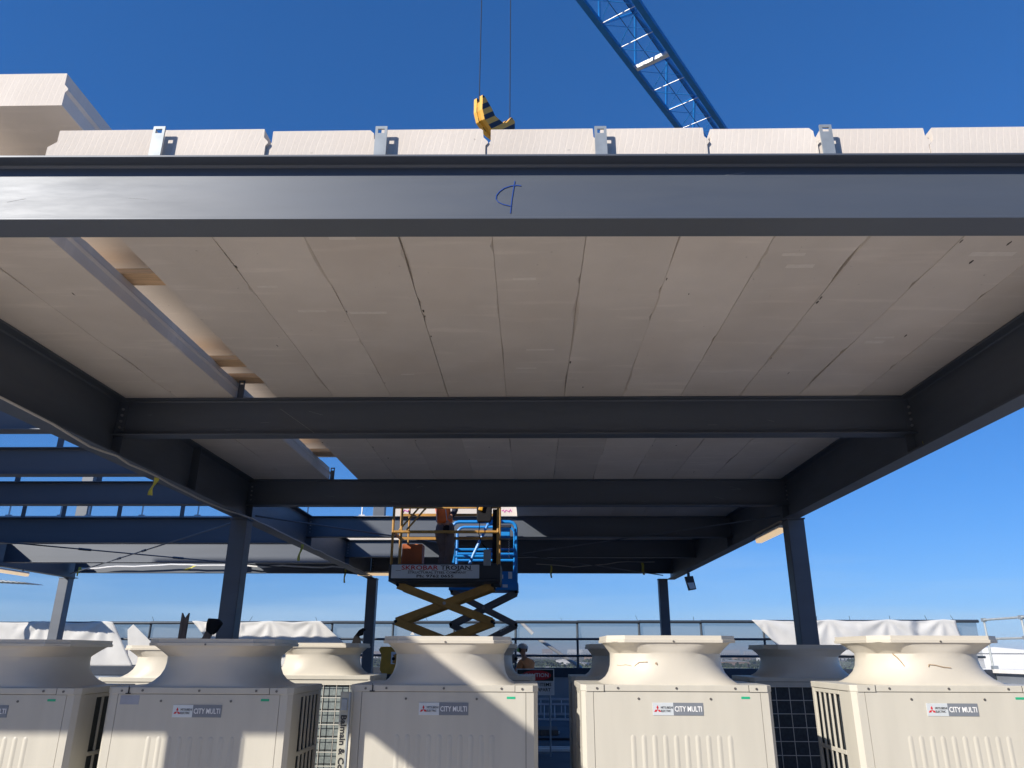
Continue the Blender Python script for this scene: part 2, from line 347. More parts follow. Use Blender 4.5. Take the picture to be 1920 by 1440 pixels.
# ------------------------------------------------------------------ setting
struct(MB().box(-22, 16.5, 11.0, 24.2, DECK-0.3, DECK).build('roof_deck', M['deck']))
struct(MB().box(-22, 16.5, -14, 11.0, DECK-0.3, DECK+0.004).build('plant_deck', M['paver']))
GZ = -24.0
g = MB(); N = 40; ext = 30000.0
def gh(x, y):
    d = math.hypot(x, y)
    return GZ + (noise.noise(Vector((x/2600, y/2600, 0)))*10 + noise.noise(Vector((x/700, y/700, 3)))*2) * min(1, max(0, (d-600)/3000))
xs = [math.copysign(abs(t)**2.4, t)*ext for t in [i/N for i in range(-N, N+1)]]
vs = [(x, y, gh(x, y)) for y in xs for x in xs]; W = len(xs)
g.add(vs, [(j*W+i, j*W+i+1, (j+1)*W+i+1, (j+1)*W+i) for j in range(W-1) for i in range(W-1)])
struct(g.build('ground', M['ground'], smooth=True))

ps = thing('sky_blocker', 'unseen grey wall added behind the camera to block sky light', 'light blocker', (2.0, -9.5, DECK))  # added out of view to hold back sky light from behind
MB().box(-11, 14, 0, 0.2, 0, 6.8).build('wall', M['render'], ps); MB().box(-11.05, 14.05, -.05, 0.25, 6.8, 6.9).build('coping', M['galv'], ps)
# building under the deck
bo = MB().box(-22, 16.5, -14, 24.2, GZ-1, DECK-0.31).build('host_building', M['render'])
tag(bo, 'large grey building whose flat roof carries the steel frame', 'building')

# unseen tower added to shade the left bay (stands left of the frame)
tw = thing('shade_tower', 'tall grey unseen tower left of the steel frame, added to shade the left bay', 'building', (-14.2, 5.8, DECK))
MB().box(-3, 3, -4.25, 4.25, 0, 9.6).build('wall', M['render'], tw, bevel=0.02)
MB().box(-3.1, 3.1, -4.35, 4.35, 9.6, 9.7).build('coping', M['galv'], tw)

# ------------------------------------------------------------------ steel frame
def ibeam(name, label, p0, p1, depth, width, top, cat='steel beam', group=None, tf=0.013, tw_=0.009, bolts=(False, False), stiff=()):
    """p0,p1 = (x,y) ends of the centre line; top = height of the top flange"""
    a = Vector((p0[0], p0[1], 0)); b = Vector((p1[0], p1[1], 0)); L = (b-a).length; ang = math.atan2(b.y-a.y, b.x-a.x)
    t = thing(name, label, cat, (p0[0], p0[1], top), ang, group)
    w2 = width/2; k = tw_/2; r = 0.012
    prof = [(-w2, -depth), (w2, -depth), (w2, -depth+tf), (k+r, -depth+tf), (k, -depth+tf+r), (k, -tf-r), (k+r, -tf), (w2, -tf), (w2, 0), (-w2, 0), (-w2, -tf), (-k-r, -tf), (-k, -tf-r), (-k, -depth+tf+r), (-k-r, -depth+tf), (-w2, -depth+tf)]
    MB().prism(prof, 'x', 0, L).build('section', M['steel'], t, bevel=0.002, seg=1)
    for x in stiff:
        MB().box(x-0.005, x+0.005, -w2+0.004, -k, -depth+tf, -tf).build('stiffener', M['steel'], t)
        MB().box(x-0.005, x+0.005, k, w2-0.004, -depth+tf, -tf).build('stiffener', M['steel'], t)
    for e, on in enumerate(bolts):
        if not on: continue
        x = 0.055 if e == 0 else L-0.055
        MB().box(x-0.045, x+0.045, -k-0.011, -k-0.001, -depth*0.86, -depth*0.16).build('cleat_plate', M['steel'], t)
        for i in range(4):
            z = -depth*(0.26 + 0.165*i)
            mb = MB(); mb.tube((x, -k-0.011, z), (x, -k-0.026, z), 0.014, 6); mb.tube((x, -k-0.026, z), (x, -k-0.036, z), 0.009, 8)
            mb.build('bolt', M['bolt'], t)
    return t

def scuffs(t, L, depth, n_, seed, y=-0.0049):
    r3 = random.Random(seed)
    for q in range(n_):
        x = r3.uniform(0.3, L-0.3); z = -r3.uniform(0.06, depth-0.06); a = r3.uniform(-0.3, 0.3); l_ = r3.uniform(0.03, 0.16)
        MB().bar((x, y, z), (x+l_*math.cos(a), y, max(-depth+.03, min(-.03, z+l_*math.sin(a)))), r3.uniform(0.0010, 0.0022), 0.0006, up=(0, 1, 0)).build('scuff', M['scuff'], t)
XL, XR = -4.217, 3.866                # inner flange edges of the girders
GL, GR = XL-0.112, XR+0.105           # girder centre lines
DG = 0.60
YB = [3.43, 7.444, 11.35, 14.64, 17.89, 20.9]
# front beam, turned very slightly like in the photo
s_ = 0.0117
fb = ibeam('front_beam', 'long sunlit grey steel beam across the front with a blue drawn mark', (GL+0.125, YB[0]+0.0117*GL), (GR-0.12, YB[0]+0.0117*GR), 0.398, 0.178, 2.5, bolts=(True, True))
# blue marker mark
def local_front(x, z): return (x - (GL+0.125), -0.0068, z - 2.5)
mk = MB()
def stroke(mb, pts, wd):
    for (a, b) in zip(pts[:-1], pts[1:]):
        A = Vector(local_front(*a)); B = Vector(local_front(*b)); d = (B-A).normalized(); nn = Vector((0, 1, 0)).cross(d)*wd/2
        y = Vector((0, -0.0012, 0))
        mb.add([A-nn, B-nn, B+nn, A+nn, A-nn+y, B-nn+y, B+nn+y, A+nn+y], [(0,1,2,3),(4,7,6,5),(0,4,5,1),(1,5,6,2),(2,6,7,3),(3,7,4,0)])
curve = [(-0.034, 2.357), (-0.055, 2.361), (-0.09, 2.357), (-0.125, 2.343), (-0.15, 2.322), (-0.166, 2.298), (-0.168, 2.275), (-0.155, 2.256), (-0.13, 2.242), (-0.085, 2.230)]
stroke(mk, curve, 0.0045)
stroke(mk, [(-0.068, 2.388), (-0.076, 2.33), (-0.084, 2.27), (-0.091, 2.187)], 0.0045)
mk.build('marker_drawing', M['marker'], fb)

beam_names = ['second', 'third', 'fourth', 'fifth', 'rear']
for i in range(1, 6):
    nm = beam_names[i-1]
    dp = 0.398 if i < 5 else 0.46
    lab = {1: 'dark steel crossbeam under the ceiling, second from the front, thin painted scratch on its web',
           2: 'dark steel crossbeam third from the front, framing the tops of the two nearest columns',
           3: 'steel crossbeam fourth from the front, partly sunlit behind the yellow lift cage',
           4: 'steel crossbeam fifth from the front, behind the blue lift cage',
           5: 'rearmost steel crossbeam between the two far columns with a pale cable along it'}[i]
    b = ibeam('crossbeam', lab, (XL+0.0-0.1, YB[i]), (XR+0.1, YB[i]), dp, 0.178, 2.5, group='crossbeams of the main bay', bolts=(True, True))
    scuffs(b, 8.0, dp, 7 if i < 3 else 3, 20+i)
    if i == 1:
        m_ = MB(); x0 = -2.6-(XL-0.1)
        m_.bar((x0, -0.0062, -0.10), (x0+0.40, -0.0062, -0.375), 0.0015, 0.006, up=(0, 1, 0)); m_.build('sunstreak', M['cable'], b)  # thin pale bar painting a sliver of sunlight on the web

ibeam('girder', 'deep dark girder running back on the left, loose cable along its lower flange', (GL, -4.0), (GL, 21.2), DG, 0.224, 2.5, cat='steel girder', group='long girders', tf=0.018, tw_=0.012,
      stiff=(3.2+4, YB[1]+4, 9.3+4, YB[2]+4, YB[3]+4, YB[4]+4))
ibeam('girder', 'deep dark steel girder running back on the right with thin cable on its web', (GR, -4.0), (GR-0.09, 21.2), DG, 0.21, 2.5, cat='steel girder', group='long girders', tf=0.018, tw_=0.012,
      stiff=(7.2, YB[1]+4, YB[2]+4, YB[3]+4))
ibeam('girder', 'far left steel girder above the fluorescent tube, seen behind the crossed rods', (-12.65, 10.1), (-12.65, 21.2), DG, 0.21, 2.5, cat='steel girder', group='long girders', tf=0.018, tw_=0.012)

LB = [(1.95+0.105, 0.53, 'steel beam of the open left bay nearest to the camera, beyond the picture edge', -11.15),
      (YB[1]-0.07, 0.36, 'short visible stub of dark beam at the left edge, first behind the left girder', -11.15),
      (9.41, 0.36, 'dark beam of the open left bay, upper one of the three against the sky', -11.15),
      (YB[2]+0.12, 0.36, 'dark beam of the open left bay, middle one of the three against the sky', -12.55),
      (14.78, 0.50, 'deep dark left bay beam carrying small slotted clips and thin white rods', -12.55),
      (18.0, 0.52, 'sunlit pale grey beam of the open left bay behind the crossed rods', -12.55),
      (20.95, 0.47, 'rear beam of the open left bay with pale cable, lowest against the sky', -12.55)]
for yb, dp, lab, xe in LB:
    ibeam('side_beam', lab, (xe, yb), (GL-0.006, yb), dp, 0.178 if dp < .5 else .209, 2.5, group='beams of the left bay', bolts=(False, True))

scuffs(fb, 8.0, 0.398, 5, 3)
def column(label, x, y, ztop=1.9, w=0.25, zb=DECK, wy=None):
    wy = wy or w
    t = thing('steel_column', label, 'column', (x, y, zb), 0, 'steel columns')
    h = ztop - zb
    MB().box(-w/2, w/2, -wy/2, wy/2, 0.02, h-0.02).build('shaft', M['steel'], t, bevel=0.012)
    MB().box(-w/2-0.06, w/2+0.06, -wy/2-0.06, wy/2+0.06, 0, 0.02).build('base_plate', M['steel'], t)
    MB().box(-w/2-0.01, w/2+0.01, -wy/2-0.01, wy/2+0.01, h-0.02, h).build('cap_plate', M['steel'], t)
    for sx_ in (-1, 1):
        for sy_ in (-1, 1):
            MB().tube((sx_*(w/2+0.035), sy_*(wy/2+0.035), 0.02), (sx_*(w/2+0.035), sy_*(wy/2+0.035), 0.06), 0.014, 6).build('bolt', M['bolt'], t)
    return t
column('dark square steel column on the left, nearest one, rising behind the second condenser', GL-0.03, YB[2]-0.02)
column('dark square steel column on the right, nearest one, rising behind the rear condenser', GR-0.02, YB[2]-0.02)
column('thin dark steel column far left of centre, beside the yellow machine', GL+0.06, 21.0, w=0.26)
column('thin dark steel column far right of centre, under the small grey floodlight', 3.62, 21.0, w=0.24)
column('far left steel column, its left face sunlit pale grey', -12.75, 21.0, w=0.27)
column('steel column at the left end of the front beam, beyond the picture edge', GL, 3.15)
column('steel column at the right end of the front beam, beyond the picture edge', GR, 3.2)
for x, lab in ((-10.9, 'pale upper steel post above the left bay beams, lit on its left side'), (-3.62, 'pale upper steel post rising left of the yellow lift cage')):
    t = thing('upper_post', lab, 'post', (x, 18.1, 2.5), 0, 'upper posts')
    MB().box(-.14, .14, -.1, .1, .015, 1.9).build('shaft', M['steel'], t, bevel=.008)
    MB().box(-.19, .19, -.1, .1, 0, .015).build('base_plate', M['steel'], t)

# ------------------------------------------------------------------ roof panels
def panel(label, x, w, y0, y1, z, th=0.2, seed=0, chip=1.0, left_lip=True, group='roof panels', tilt=0.0):
    rnd = random.Random(seed); nseg = max(8, int((y1-y0)/0.09)); mb = MB(); vs = []; P = 12
    gp = rnd.uniform(0.0005, 0.0045)
    for i in range(nseg+1):
        yy = (y1-y0)*i/nseg
        def ch(s, k=1.0):
            v = noise.noise(Vector((yy*1.3, seed*3.7+s, 0))); c = 0.0015 + max(0, v-0.12)*0.028*chip*k + (0.012*chip if rnd.random() < 0.03 else 0) + rnd.random()*0.0012
            return c
        c1 = ch(1); c2 = ch(9); c3 = ch(20, 1.6); c4 = ch(33, 1.6); wob = noise.noise(Vector((yy*0.7, seed, 5)))*0.0015
        ll = left_lip*0.026 if left_lip is not True else 0.026
        sec = [(c1, 0), (w-gp-c2, 0), (w-gp, c2), (w-gp, 0.09), (w+0.012, 0.108), (w+0.010, 0.118), (w-0.014, 0.145), (w-0.016, th-c3), (w-0.016-c3, th), (ll+c4, th), (ll, th-c4), (ll, 0.125), (0.0+wob, 0.092), (0.0+wob, c1)]
        P = len(sec)
        for sx_, sz_ in sec: vs.append((sx_, yy, sz_))
    fs = [list(range(P-1, -1, -1)), [nseg*P+k for k in range(P)]]
    for i in range(nseg):
        for k in range(P): fs.append((i*P+k, i*P+(k+1) % P, (i+1)*P+(k+1) % P, (i+1)*P+k))
    mb.add(vs, fs)
    o = mb.build('roof_panel', M['panel'], None, (x, y0, z))
    o.rotation_euler = (0, tilt, 0)
    tag(o, label, 'roof panel', group)
    return o

X0 = -0.226
sd = 10
bays = [('front bay', YB[0], YB[1], 'between the front beam and the second beam'), ('second bay', YB[1], YB[2], 'between the second and third beams'),
        ('third bay', YB[2], YB[3], 'between the third and fourth beams'), ('fourth bay', YB[3], YB[4], 'between the fourth and fifth beams'), ('rear bay', YB[4], YB[5], 'between the fifth and rear beams')]
edges = [X0-0.6*4 + 0.6*k for k in range(11)]     # 11 panels, right group
for bi, (bn, ya, yb, where) in enumerate(bays):
    y0 = ya + 0.006; y1 = yb - 0.006
    xs_ = list(edges); left = []
    if bi == 0: y0 = 3.40
    if bi in (0, 1): left = [XL-0.06, XL-0.06+0.6]
    if bi == 2: xs_ = edges[4:]
    if bi in (2, 3): y1 = yb - 0.01
    if bi == 3: y0 = ya - 0.07
    if bi == 4: xs_ = [edges[0]-1.8, edges[0]-1.2, edges[0]-0.6] + edges; y0 = ya-0.07
    allx = left + xs_
    for k, x in enumerate(allx):
        sd += 1
        rnd = random.Random(sd)
        yy0 = y0 + (rnd.uniform(-0.006, 0.006) + 0.0117*x if bi == 0 else 0)
        side = ' left of the open gap' if (left and k < 2) else ''
        o_ = 'rightmost' if k == len(allx)-1 else ORD[min(k, 12)]
        lab = 'pale roof panel, %s %s' % (o_, where)
        if side: lab = 'pale roof panel left of the open gap, %s one, %s' % (['outer', 'inner'][k], ['first bay', 'second bay'][bi])
        elif left: lab = 'pale roof panel, %s of the gap, %s' % (['first to the right', 'second to the right', 'third to the right', 'fourth to the right', 'fifth to the right', 'sixth to the right', 'seventh to the right', 'eighth to the right', 'ninth to the right', 'tenth to the right', 'farthest to the right'][k-2], ['first bay', 'second bay'][bi])
        if bi == 0 and k == 2: lab = 'roof panel at the right edge of the open gap, stepped end above front beam'
        dz = 0.0015 + rnd.uniform(0, 0.003)
        o = panel(lab, x, 0.6, yy0, y1, 2.5+dz, seed=sd, chip=1.5 if bi == 0 else 1.0, left_lip=(1.8 if bi == 0 and k == 2 else True))
        if bi == 0 and k in (3, 4, 6, 9, 11):
            pb = MB(); r3 = random.Random(k+90)
            if k == 3:
                MB().box(0.30, 0.43, 0.42-0.16, 0.42+0.17, -0.0016, -0.0004).build('grey_patch', M['greypatch'], o, bevel=0.0004)
            for q in range(3):
                a_ = r3.uniform(0.03, 0.25); y_ = r3.uniform(0.4, 3.4); l_ = r3.uniform(0.12, 0.3); pb = MB()
                pb.box(a_, a_+l_, y_, y_+r3.uniform(0.03, 0.06), -0.0012, -0.0003); pb.build('patch', M['palepatch'], o, bevel=0.0003)
        if bi in (0, 1) and rnd.random() < 0.75:
            for q in range(rnd.randint(1, 4)):
                yq = rnd.uniform(0.15, (y1-yy0)-0.2); xe = 0.012 if rnd.random() < 0.6 else rnd.uniform(0.1, 0.5); L_ = rnd.uniform(0.015, 0.07); wq = rnd.uniform(0.003, 0.009)
                pts_ = [(xe+wq*rnd.uniform(-1, 0), yq), (xe+wq, yq+L_*rnd.uniform(.1, .4)), (xe+wq*rnd.uniform(.3, 1), yq+L_*.8), (xe, yq+L_), (xe-wq, yq+L_*rnd.uniform(.4, .7))]
                MB().prism(pts_, 'z', -0.0010, -0.0003).build('spall_mark', M['spall'], o)
        if bi == 3 and k in (0, 3):
            mg = MB(); zz = -0.0
            base = 0.12 if k == 0 else 0.30
            for q in range(7):
                mg.tube((base+q*0.028, -0.004, 0.10+0.03*math.sin(q*2.3)), (base+q*0.028+0.03, -0.004, 0.10+0.03*math.sin((q+1)*2.3+0.4)), 0.006, 5)
            mg.build('spray_mark', M['magenta'], o)

for k in range(6):
    panel('roof panel over the rear of the left bay, %s, its top only seen from above' % ORD[k], -7.85+0.6*k, 0.6, YB[4]+0.02, YB[5]-0.006, 2.502, seed=500+k, chip=0.5)
# grey repair smudge and tape smears on the underside of the front bay
# raised pile of panels on timber bearers
panel('raised spare slab over the open gap, its side face against the sky', -3.45, 0.82, 3.40, 11.5, 2.905, th=0.225, seed=301, chip=0.6, group=None)
for i, (y, wy, wh) in enumerate(((5.02, 0.20, 'nearest the front beam'), (6.80, 0.20, 'second, just before the second beam'), (7.30, 0.20, 'third, right above the second beam'), (10.38, 0.26, 'far back near the third beam'))):
    tag(MB().box(-3.50, -2.40, 0, wy, 0, 0.045).build('timber_plank', M['wood'], None, (0, y, 2.7065), bevel=0.003), 'pine plank bridging the open gap, ' + wh, 'timber', 'planks across the open gap')
    tag(MB().box(-2.53, -2.43, 0, wy*0.6, 0, 0.146).build('timber_block', M['wood'], None, (0, y+0.05, 2.7525), bevel=0.003), 'timber packing block on the plank ' + wh, 'timber', 'packing blocks')

# slotted clips
def clip_mesh(h=0.185, w=0.064, t=0.010):
    mb = MB(); hz = h-0.045; hh = 0.028; sw = w*0.28
    mb.box(-w/2, w/2, 0, t, 0, hz); mb.box(-w/2, w/2, 0, t, hz+hh, h)
    mb.box(-w/2, -sw, 0, t, hz, hz+hh); mb.box(sw, w/2, 0, t, hz, hz+hh)
    mb.box(-w/2, w/2, t, t+0.03, 0, 0.010)
    return mb
def clip(label, x, y, z=2.5, h=0.185, w=0.064, m='galv'):
    o = clip_mesh(h, w).build('slotted_clip', M[m], None, (x, y, z)); tag(o, label, 'steel clip', 'slotted clips')
    return o
for x, h, lab in ((-2.0, 0.19, 'grey slotted clip above the front beam, leftmost one'), (-0.79, 0.186, 'grey slotted clip above the front beam, second from the left'),
               (0.395, 0.182, 'grey slotted clip above the front beam, third from the left, right of the hook'), (1.605, 0.187, 'grey slotted clip above the front beam, rightmost')):
    clip(lab, x, 3.346 + 0.0117*x, 2.5005, h)
clip('dark slotted clip standing in the gap on the second beam', -3.03, 7.40, 2.5005, 0.21, m='steel')
clip('dark slotted clip standing in the far end of the gap on the third beam', -3.03, 11.30, 2.5005, 0.19, m='steel')
for x, lab in ((-10.06, 'leftmost'), (-9.25, 'second from the left'), (-8.13, 'third from the left'), (-6.87, 'rightmost')):
    clip('small dark slotted clip on the deep left bay beam, ' + lab, x, 14.70, 2.5005, 0.27, 0.085, m='steel')
for x, y, lab in ((-8.05, YB[2]+.1, 'dark upright clip on the middle left bay beam, left one'), (-6.75, YB[2]+.1, 'dark upright clip on the middle left bay beam, right one'), (-6.15, 9.40, 'dark upright clip on the upper left bay beam near the girder')):
    clip(lab, x, y, 2.5005, 0.42, 0.085, m='steel')

# pale edge angle with thin rods on the deep left-bay beam, runs on behind the fourth beam
t = thing('edge_angle', 'pale steel edge angle with thin upright rods behind the deep left bay beam', 'edge trim', (-12.5, 14.97, 2.5))
MB().box(0, 9.7, 0, 0.05, 0.0, 0.075).build('angle', M['galvlight'], t)
for x in (-10.55, -9.49, -8.92, -7.82, -6.68, -5.4, -4.45, -3.35):
    mb = MB(); mb.tube((x+12.5, 0.02, 0.07), (x+12.5, 0.02, 0.62), 0.016, 6); mb.box(x+12.5-0.06, x+12.5+0.06, 0.002, 0.045, 0.075, 0.10); mb.build('upright_rod', M['galvlight'], t)

# bracing rods
def rod(label, a, b, r=0.013):
    a = Vector(a); b = Vector(b); t = thing('brace_rod', label, 'bracing rod', a, 0, 'crossed bracing rods')
    d = b-a; MB().tube((0,0,0), d, r, 8).build('rod', M['steel'], t)
    for f in (0.42, 0.58):
        q = d*f; MB().tube(q-d.normalized()*0.12, q+d.normalized()*0.12, r*1.9, 8).build('turnbuckle', M['steel'], t)
    return t
rod('bracing rod rising to the right towards the nearest left column', (-12.5, 20.7, 1.98), (GL-0.15, 11.5, 1.90))
rod('bracing rod falling to the right across the sunlit left bay beam', (-12.5, 11.6, 1.96), (GL-0.15, 20.8, 1.98))
rod('bracing rod passing behind the yellow lift cage from the left column', (GL+0.15, 11.4, 1.96), (3.6, 20.8, 1.98))
rod('bracing rod running back left from the nearest right column', (GR-0.15, 11.5, 1.98), (GL+0.15, 20.8, 1.98))

# cables and tags
def cable(name, label, pts, r=0.011, m='cable', cat='cable', wob=0.0, seed=0):
    P = []
    for i in range(len(pts)-1):
        a = Vector(pts[i]); b = Vector(pts[i+1]); k = max(2, int((b-a).length/0.25))
        for j in range(k):
            q = a.lerp(b, j/k); q.z += noise.noise(Vector((q.x*1.7, q.y*1.7, seed)))*wob; P.append(q)
    P.append(Vector(pts[-1]))
    o = MB().path(P, r).build(name, M[m], smooth=True); return tag(o, label, cat)
cable('power_cable', 'pale cable drooping along the lower flange of the left girder', [(-4.11, 2.0, 1.93), (-4.10, 5.45, 1.85), (-4.10, 6.1, 1.845), (-4.10, 6.7, 1.80), (-4.11, 7.2, 1.835), (-4.11, 7.45, 1.815), (-4.11, 8.1, 1.815), (-4.11, 9.7, 1.79), (-4.13, 11.1, 1.875), (-4.18, 11.6, 1.90), (-4.1, 12.6, 1.86), (-4.12, 16, 1.87), (-4.1, 20, 1.88)], wob=0.02)
cable('power_cable', 'thin grey cable pinned along the web of the right girder', [(XR+0.085, 4.0, 2.02), (XR+0.085, 5.7, 2.035), (XR+0.085, 7.2, 2.06), (XR+0.08, 9.0, 2.11), (XR+0.075, 10.9, 2.16), (XR+0.07, 11.9, 2.12), (XR+0.07, 13.1, 2.1), (XR+0.065, 14.1, 2.17), (XR+0.06, 16.7, 2.27), (XR+0.03, 18.8, 2.38), (XR+0.03, 19.2, 2.2)], r=0.007, wob=0.015, seed=2)
cable('power_cable', 'white cable sagging along the rear beam of the left bay', [(-12.3, 20.80, 2.12), (-9.8, 20.78, 2.22), (-7.0, 20.79, 2.20), (-4.8, 20.79, 2.17), (-4.4, 20.79, 2.18)], r=0.022, m='white', wob=0.05, seed=4)
cable('power_cable', 'thin pale cable drooping along the rear crossbeam on the right', [(0.2, 20.75, 2.26), (1.2, 20.76, 2.20), (2.4, 20.76, 2.31), (3.4, 20.76, 2.33)], r=0.012, wob=0.03, seed=6)
def ribbon(label, x, y, z, h, w=0.05, lean=0.0):
    mb = MB(); N_ = 8; vs = []
    for i in range(N_+1):
        t_ = i/N_; tw2 = math.sin(t_*5+x)*0.6
        for s in (-1, 1):
            vs.append((s*w/2*math.cos(tw2)+lean*t_+0.01*math.sin(t_*7), s*w/2*math.sin(tw2), -h*t_))
    for i in range(N_+1):
        for s in (0, 1): p = vs[2*i+s]; vs.append((p[0], p[1]+0.003, p[2]))
    o2 = 2*(N_+1); fs = []
    for i in range(N_):
        fs += [(2*i, 2*i+1, 2*i+3, 2*i+2), (o2+2*i, o2+2*i+2, o2+2*i+3, o2+2*i+1), (2*i, 2*i+2, o2+2*i+2, o2+2*i), (2*i+1, o2+2*i+1, o2+2*i+3, 2*i+3)]
    o = mb.add(vs, fs).build('tape_tag', M['tag'], None, (x, y, z)); return tag(o, label, 'tape', 'yellow tape tags')
ribbon('yellow tape tag hanging from the left girder, the largest one', -4.13, 8.1, 1.82, 0.20, 0.05, -0.05)
ribbon('small yellow tape tag under the left girder behind the left column', -4.2, 14.0, 1.88, 0.30, 0.05, -.05)
ribbon('yellow tape tag on the rear beam near the far left column', -12.2, 20.6, 2.15, 0.24, 0.07, -.04)
ribbon('yellow tape tag on the white cable of the rear left bay beam', -9.1, 20.7, 2.2, 0.12, 0.12, -0.25)
ribbon('yellow tape tag hanging at the rear beam left of the fluorescent lamp', -4.95, 20.6, 2.1, 0.35, 0.05)
ribbon('tiny yellow tape tag on the right girder cable, nearer one', XR+0.07, 7.3, 2.05, 0.10, 0.02)
ribbon('tiny yellow tape tag on the right girder cable, farther one beside the right column', XR+0.07, 10.2, 2.12, 0.20, 0.025)
ribbon('yellow tape tag on the rear crossbeam, left of the far right column, longer one', 3.05, 20.7, 2.30, 0.32, 0.07, .03)
ribbon('yellow tape tag on the rear crossbeam right of the blue lift', 0.6, 20.7, 2.22, 0.32, 0.05)

# fluorescent battens and floodlight
def batten(label, x, y, z, L=1.25, rz=0):
    t = thing('batten_light', label, 'lamp', (x, y, z), rz, 'batten lights')
    MB().box(-L/2, L/2, -0.05, 0.05, 0.03, 0.075).build('housing', M['white'], t, bevel=0.01)
    mb = MB(); mb.prism([(-0.06, 0.03), (-0.045, -0.03), (0.045, -0.03), (0.06, 0.03)], 'x', -L/2+0.01, L/2-0.01); mb.build('diffuser', M['lamp'], t, bevel=0.008)
    for s in (-1, 1): MB().box(s*(L/2-0.2)-0.01, s*(L/2-0.2)+0.01, -0.012, 0.012, 0.075, 0.12).build('bracket', M['steel'], t)
batten('white batten lamp under the right girder behind the right column', GR-0.06, 12.35, 1.80, 1.3, R(90))
batten('white batten lamp beside the black scissor lift platform on the left', -4.02, 20.2, 1.93, 1.0, R(0))
batten('white batten lamp at the left picture edge under the far left girder', -12.55, 17.9, 1.78, 2.2, R(90))
t = thing('floodlight', 'small grey floodlight hanging from the right girder near the far right column', 'lamp', (3.98, 19.3, 1.9))
MB().box(-.03, .03, -.03, .03, -0.10, 0).build('bracket', M['charcoal'], t)
MB().prism([(-.10, -.10), (.10, -.08), (.16, -.40), (-.02, -.43)], 'y', -.07, .07).build('housing', M['charcoal'], t, bevel=.01)
MB().prism([(-.06, -.25), (.10, -.24), (.135, -.38), (-.0, -.40)], 'y', -.078, -.071).build('lens', M['galvlight'], t)

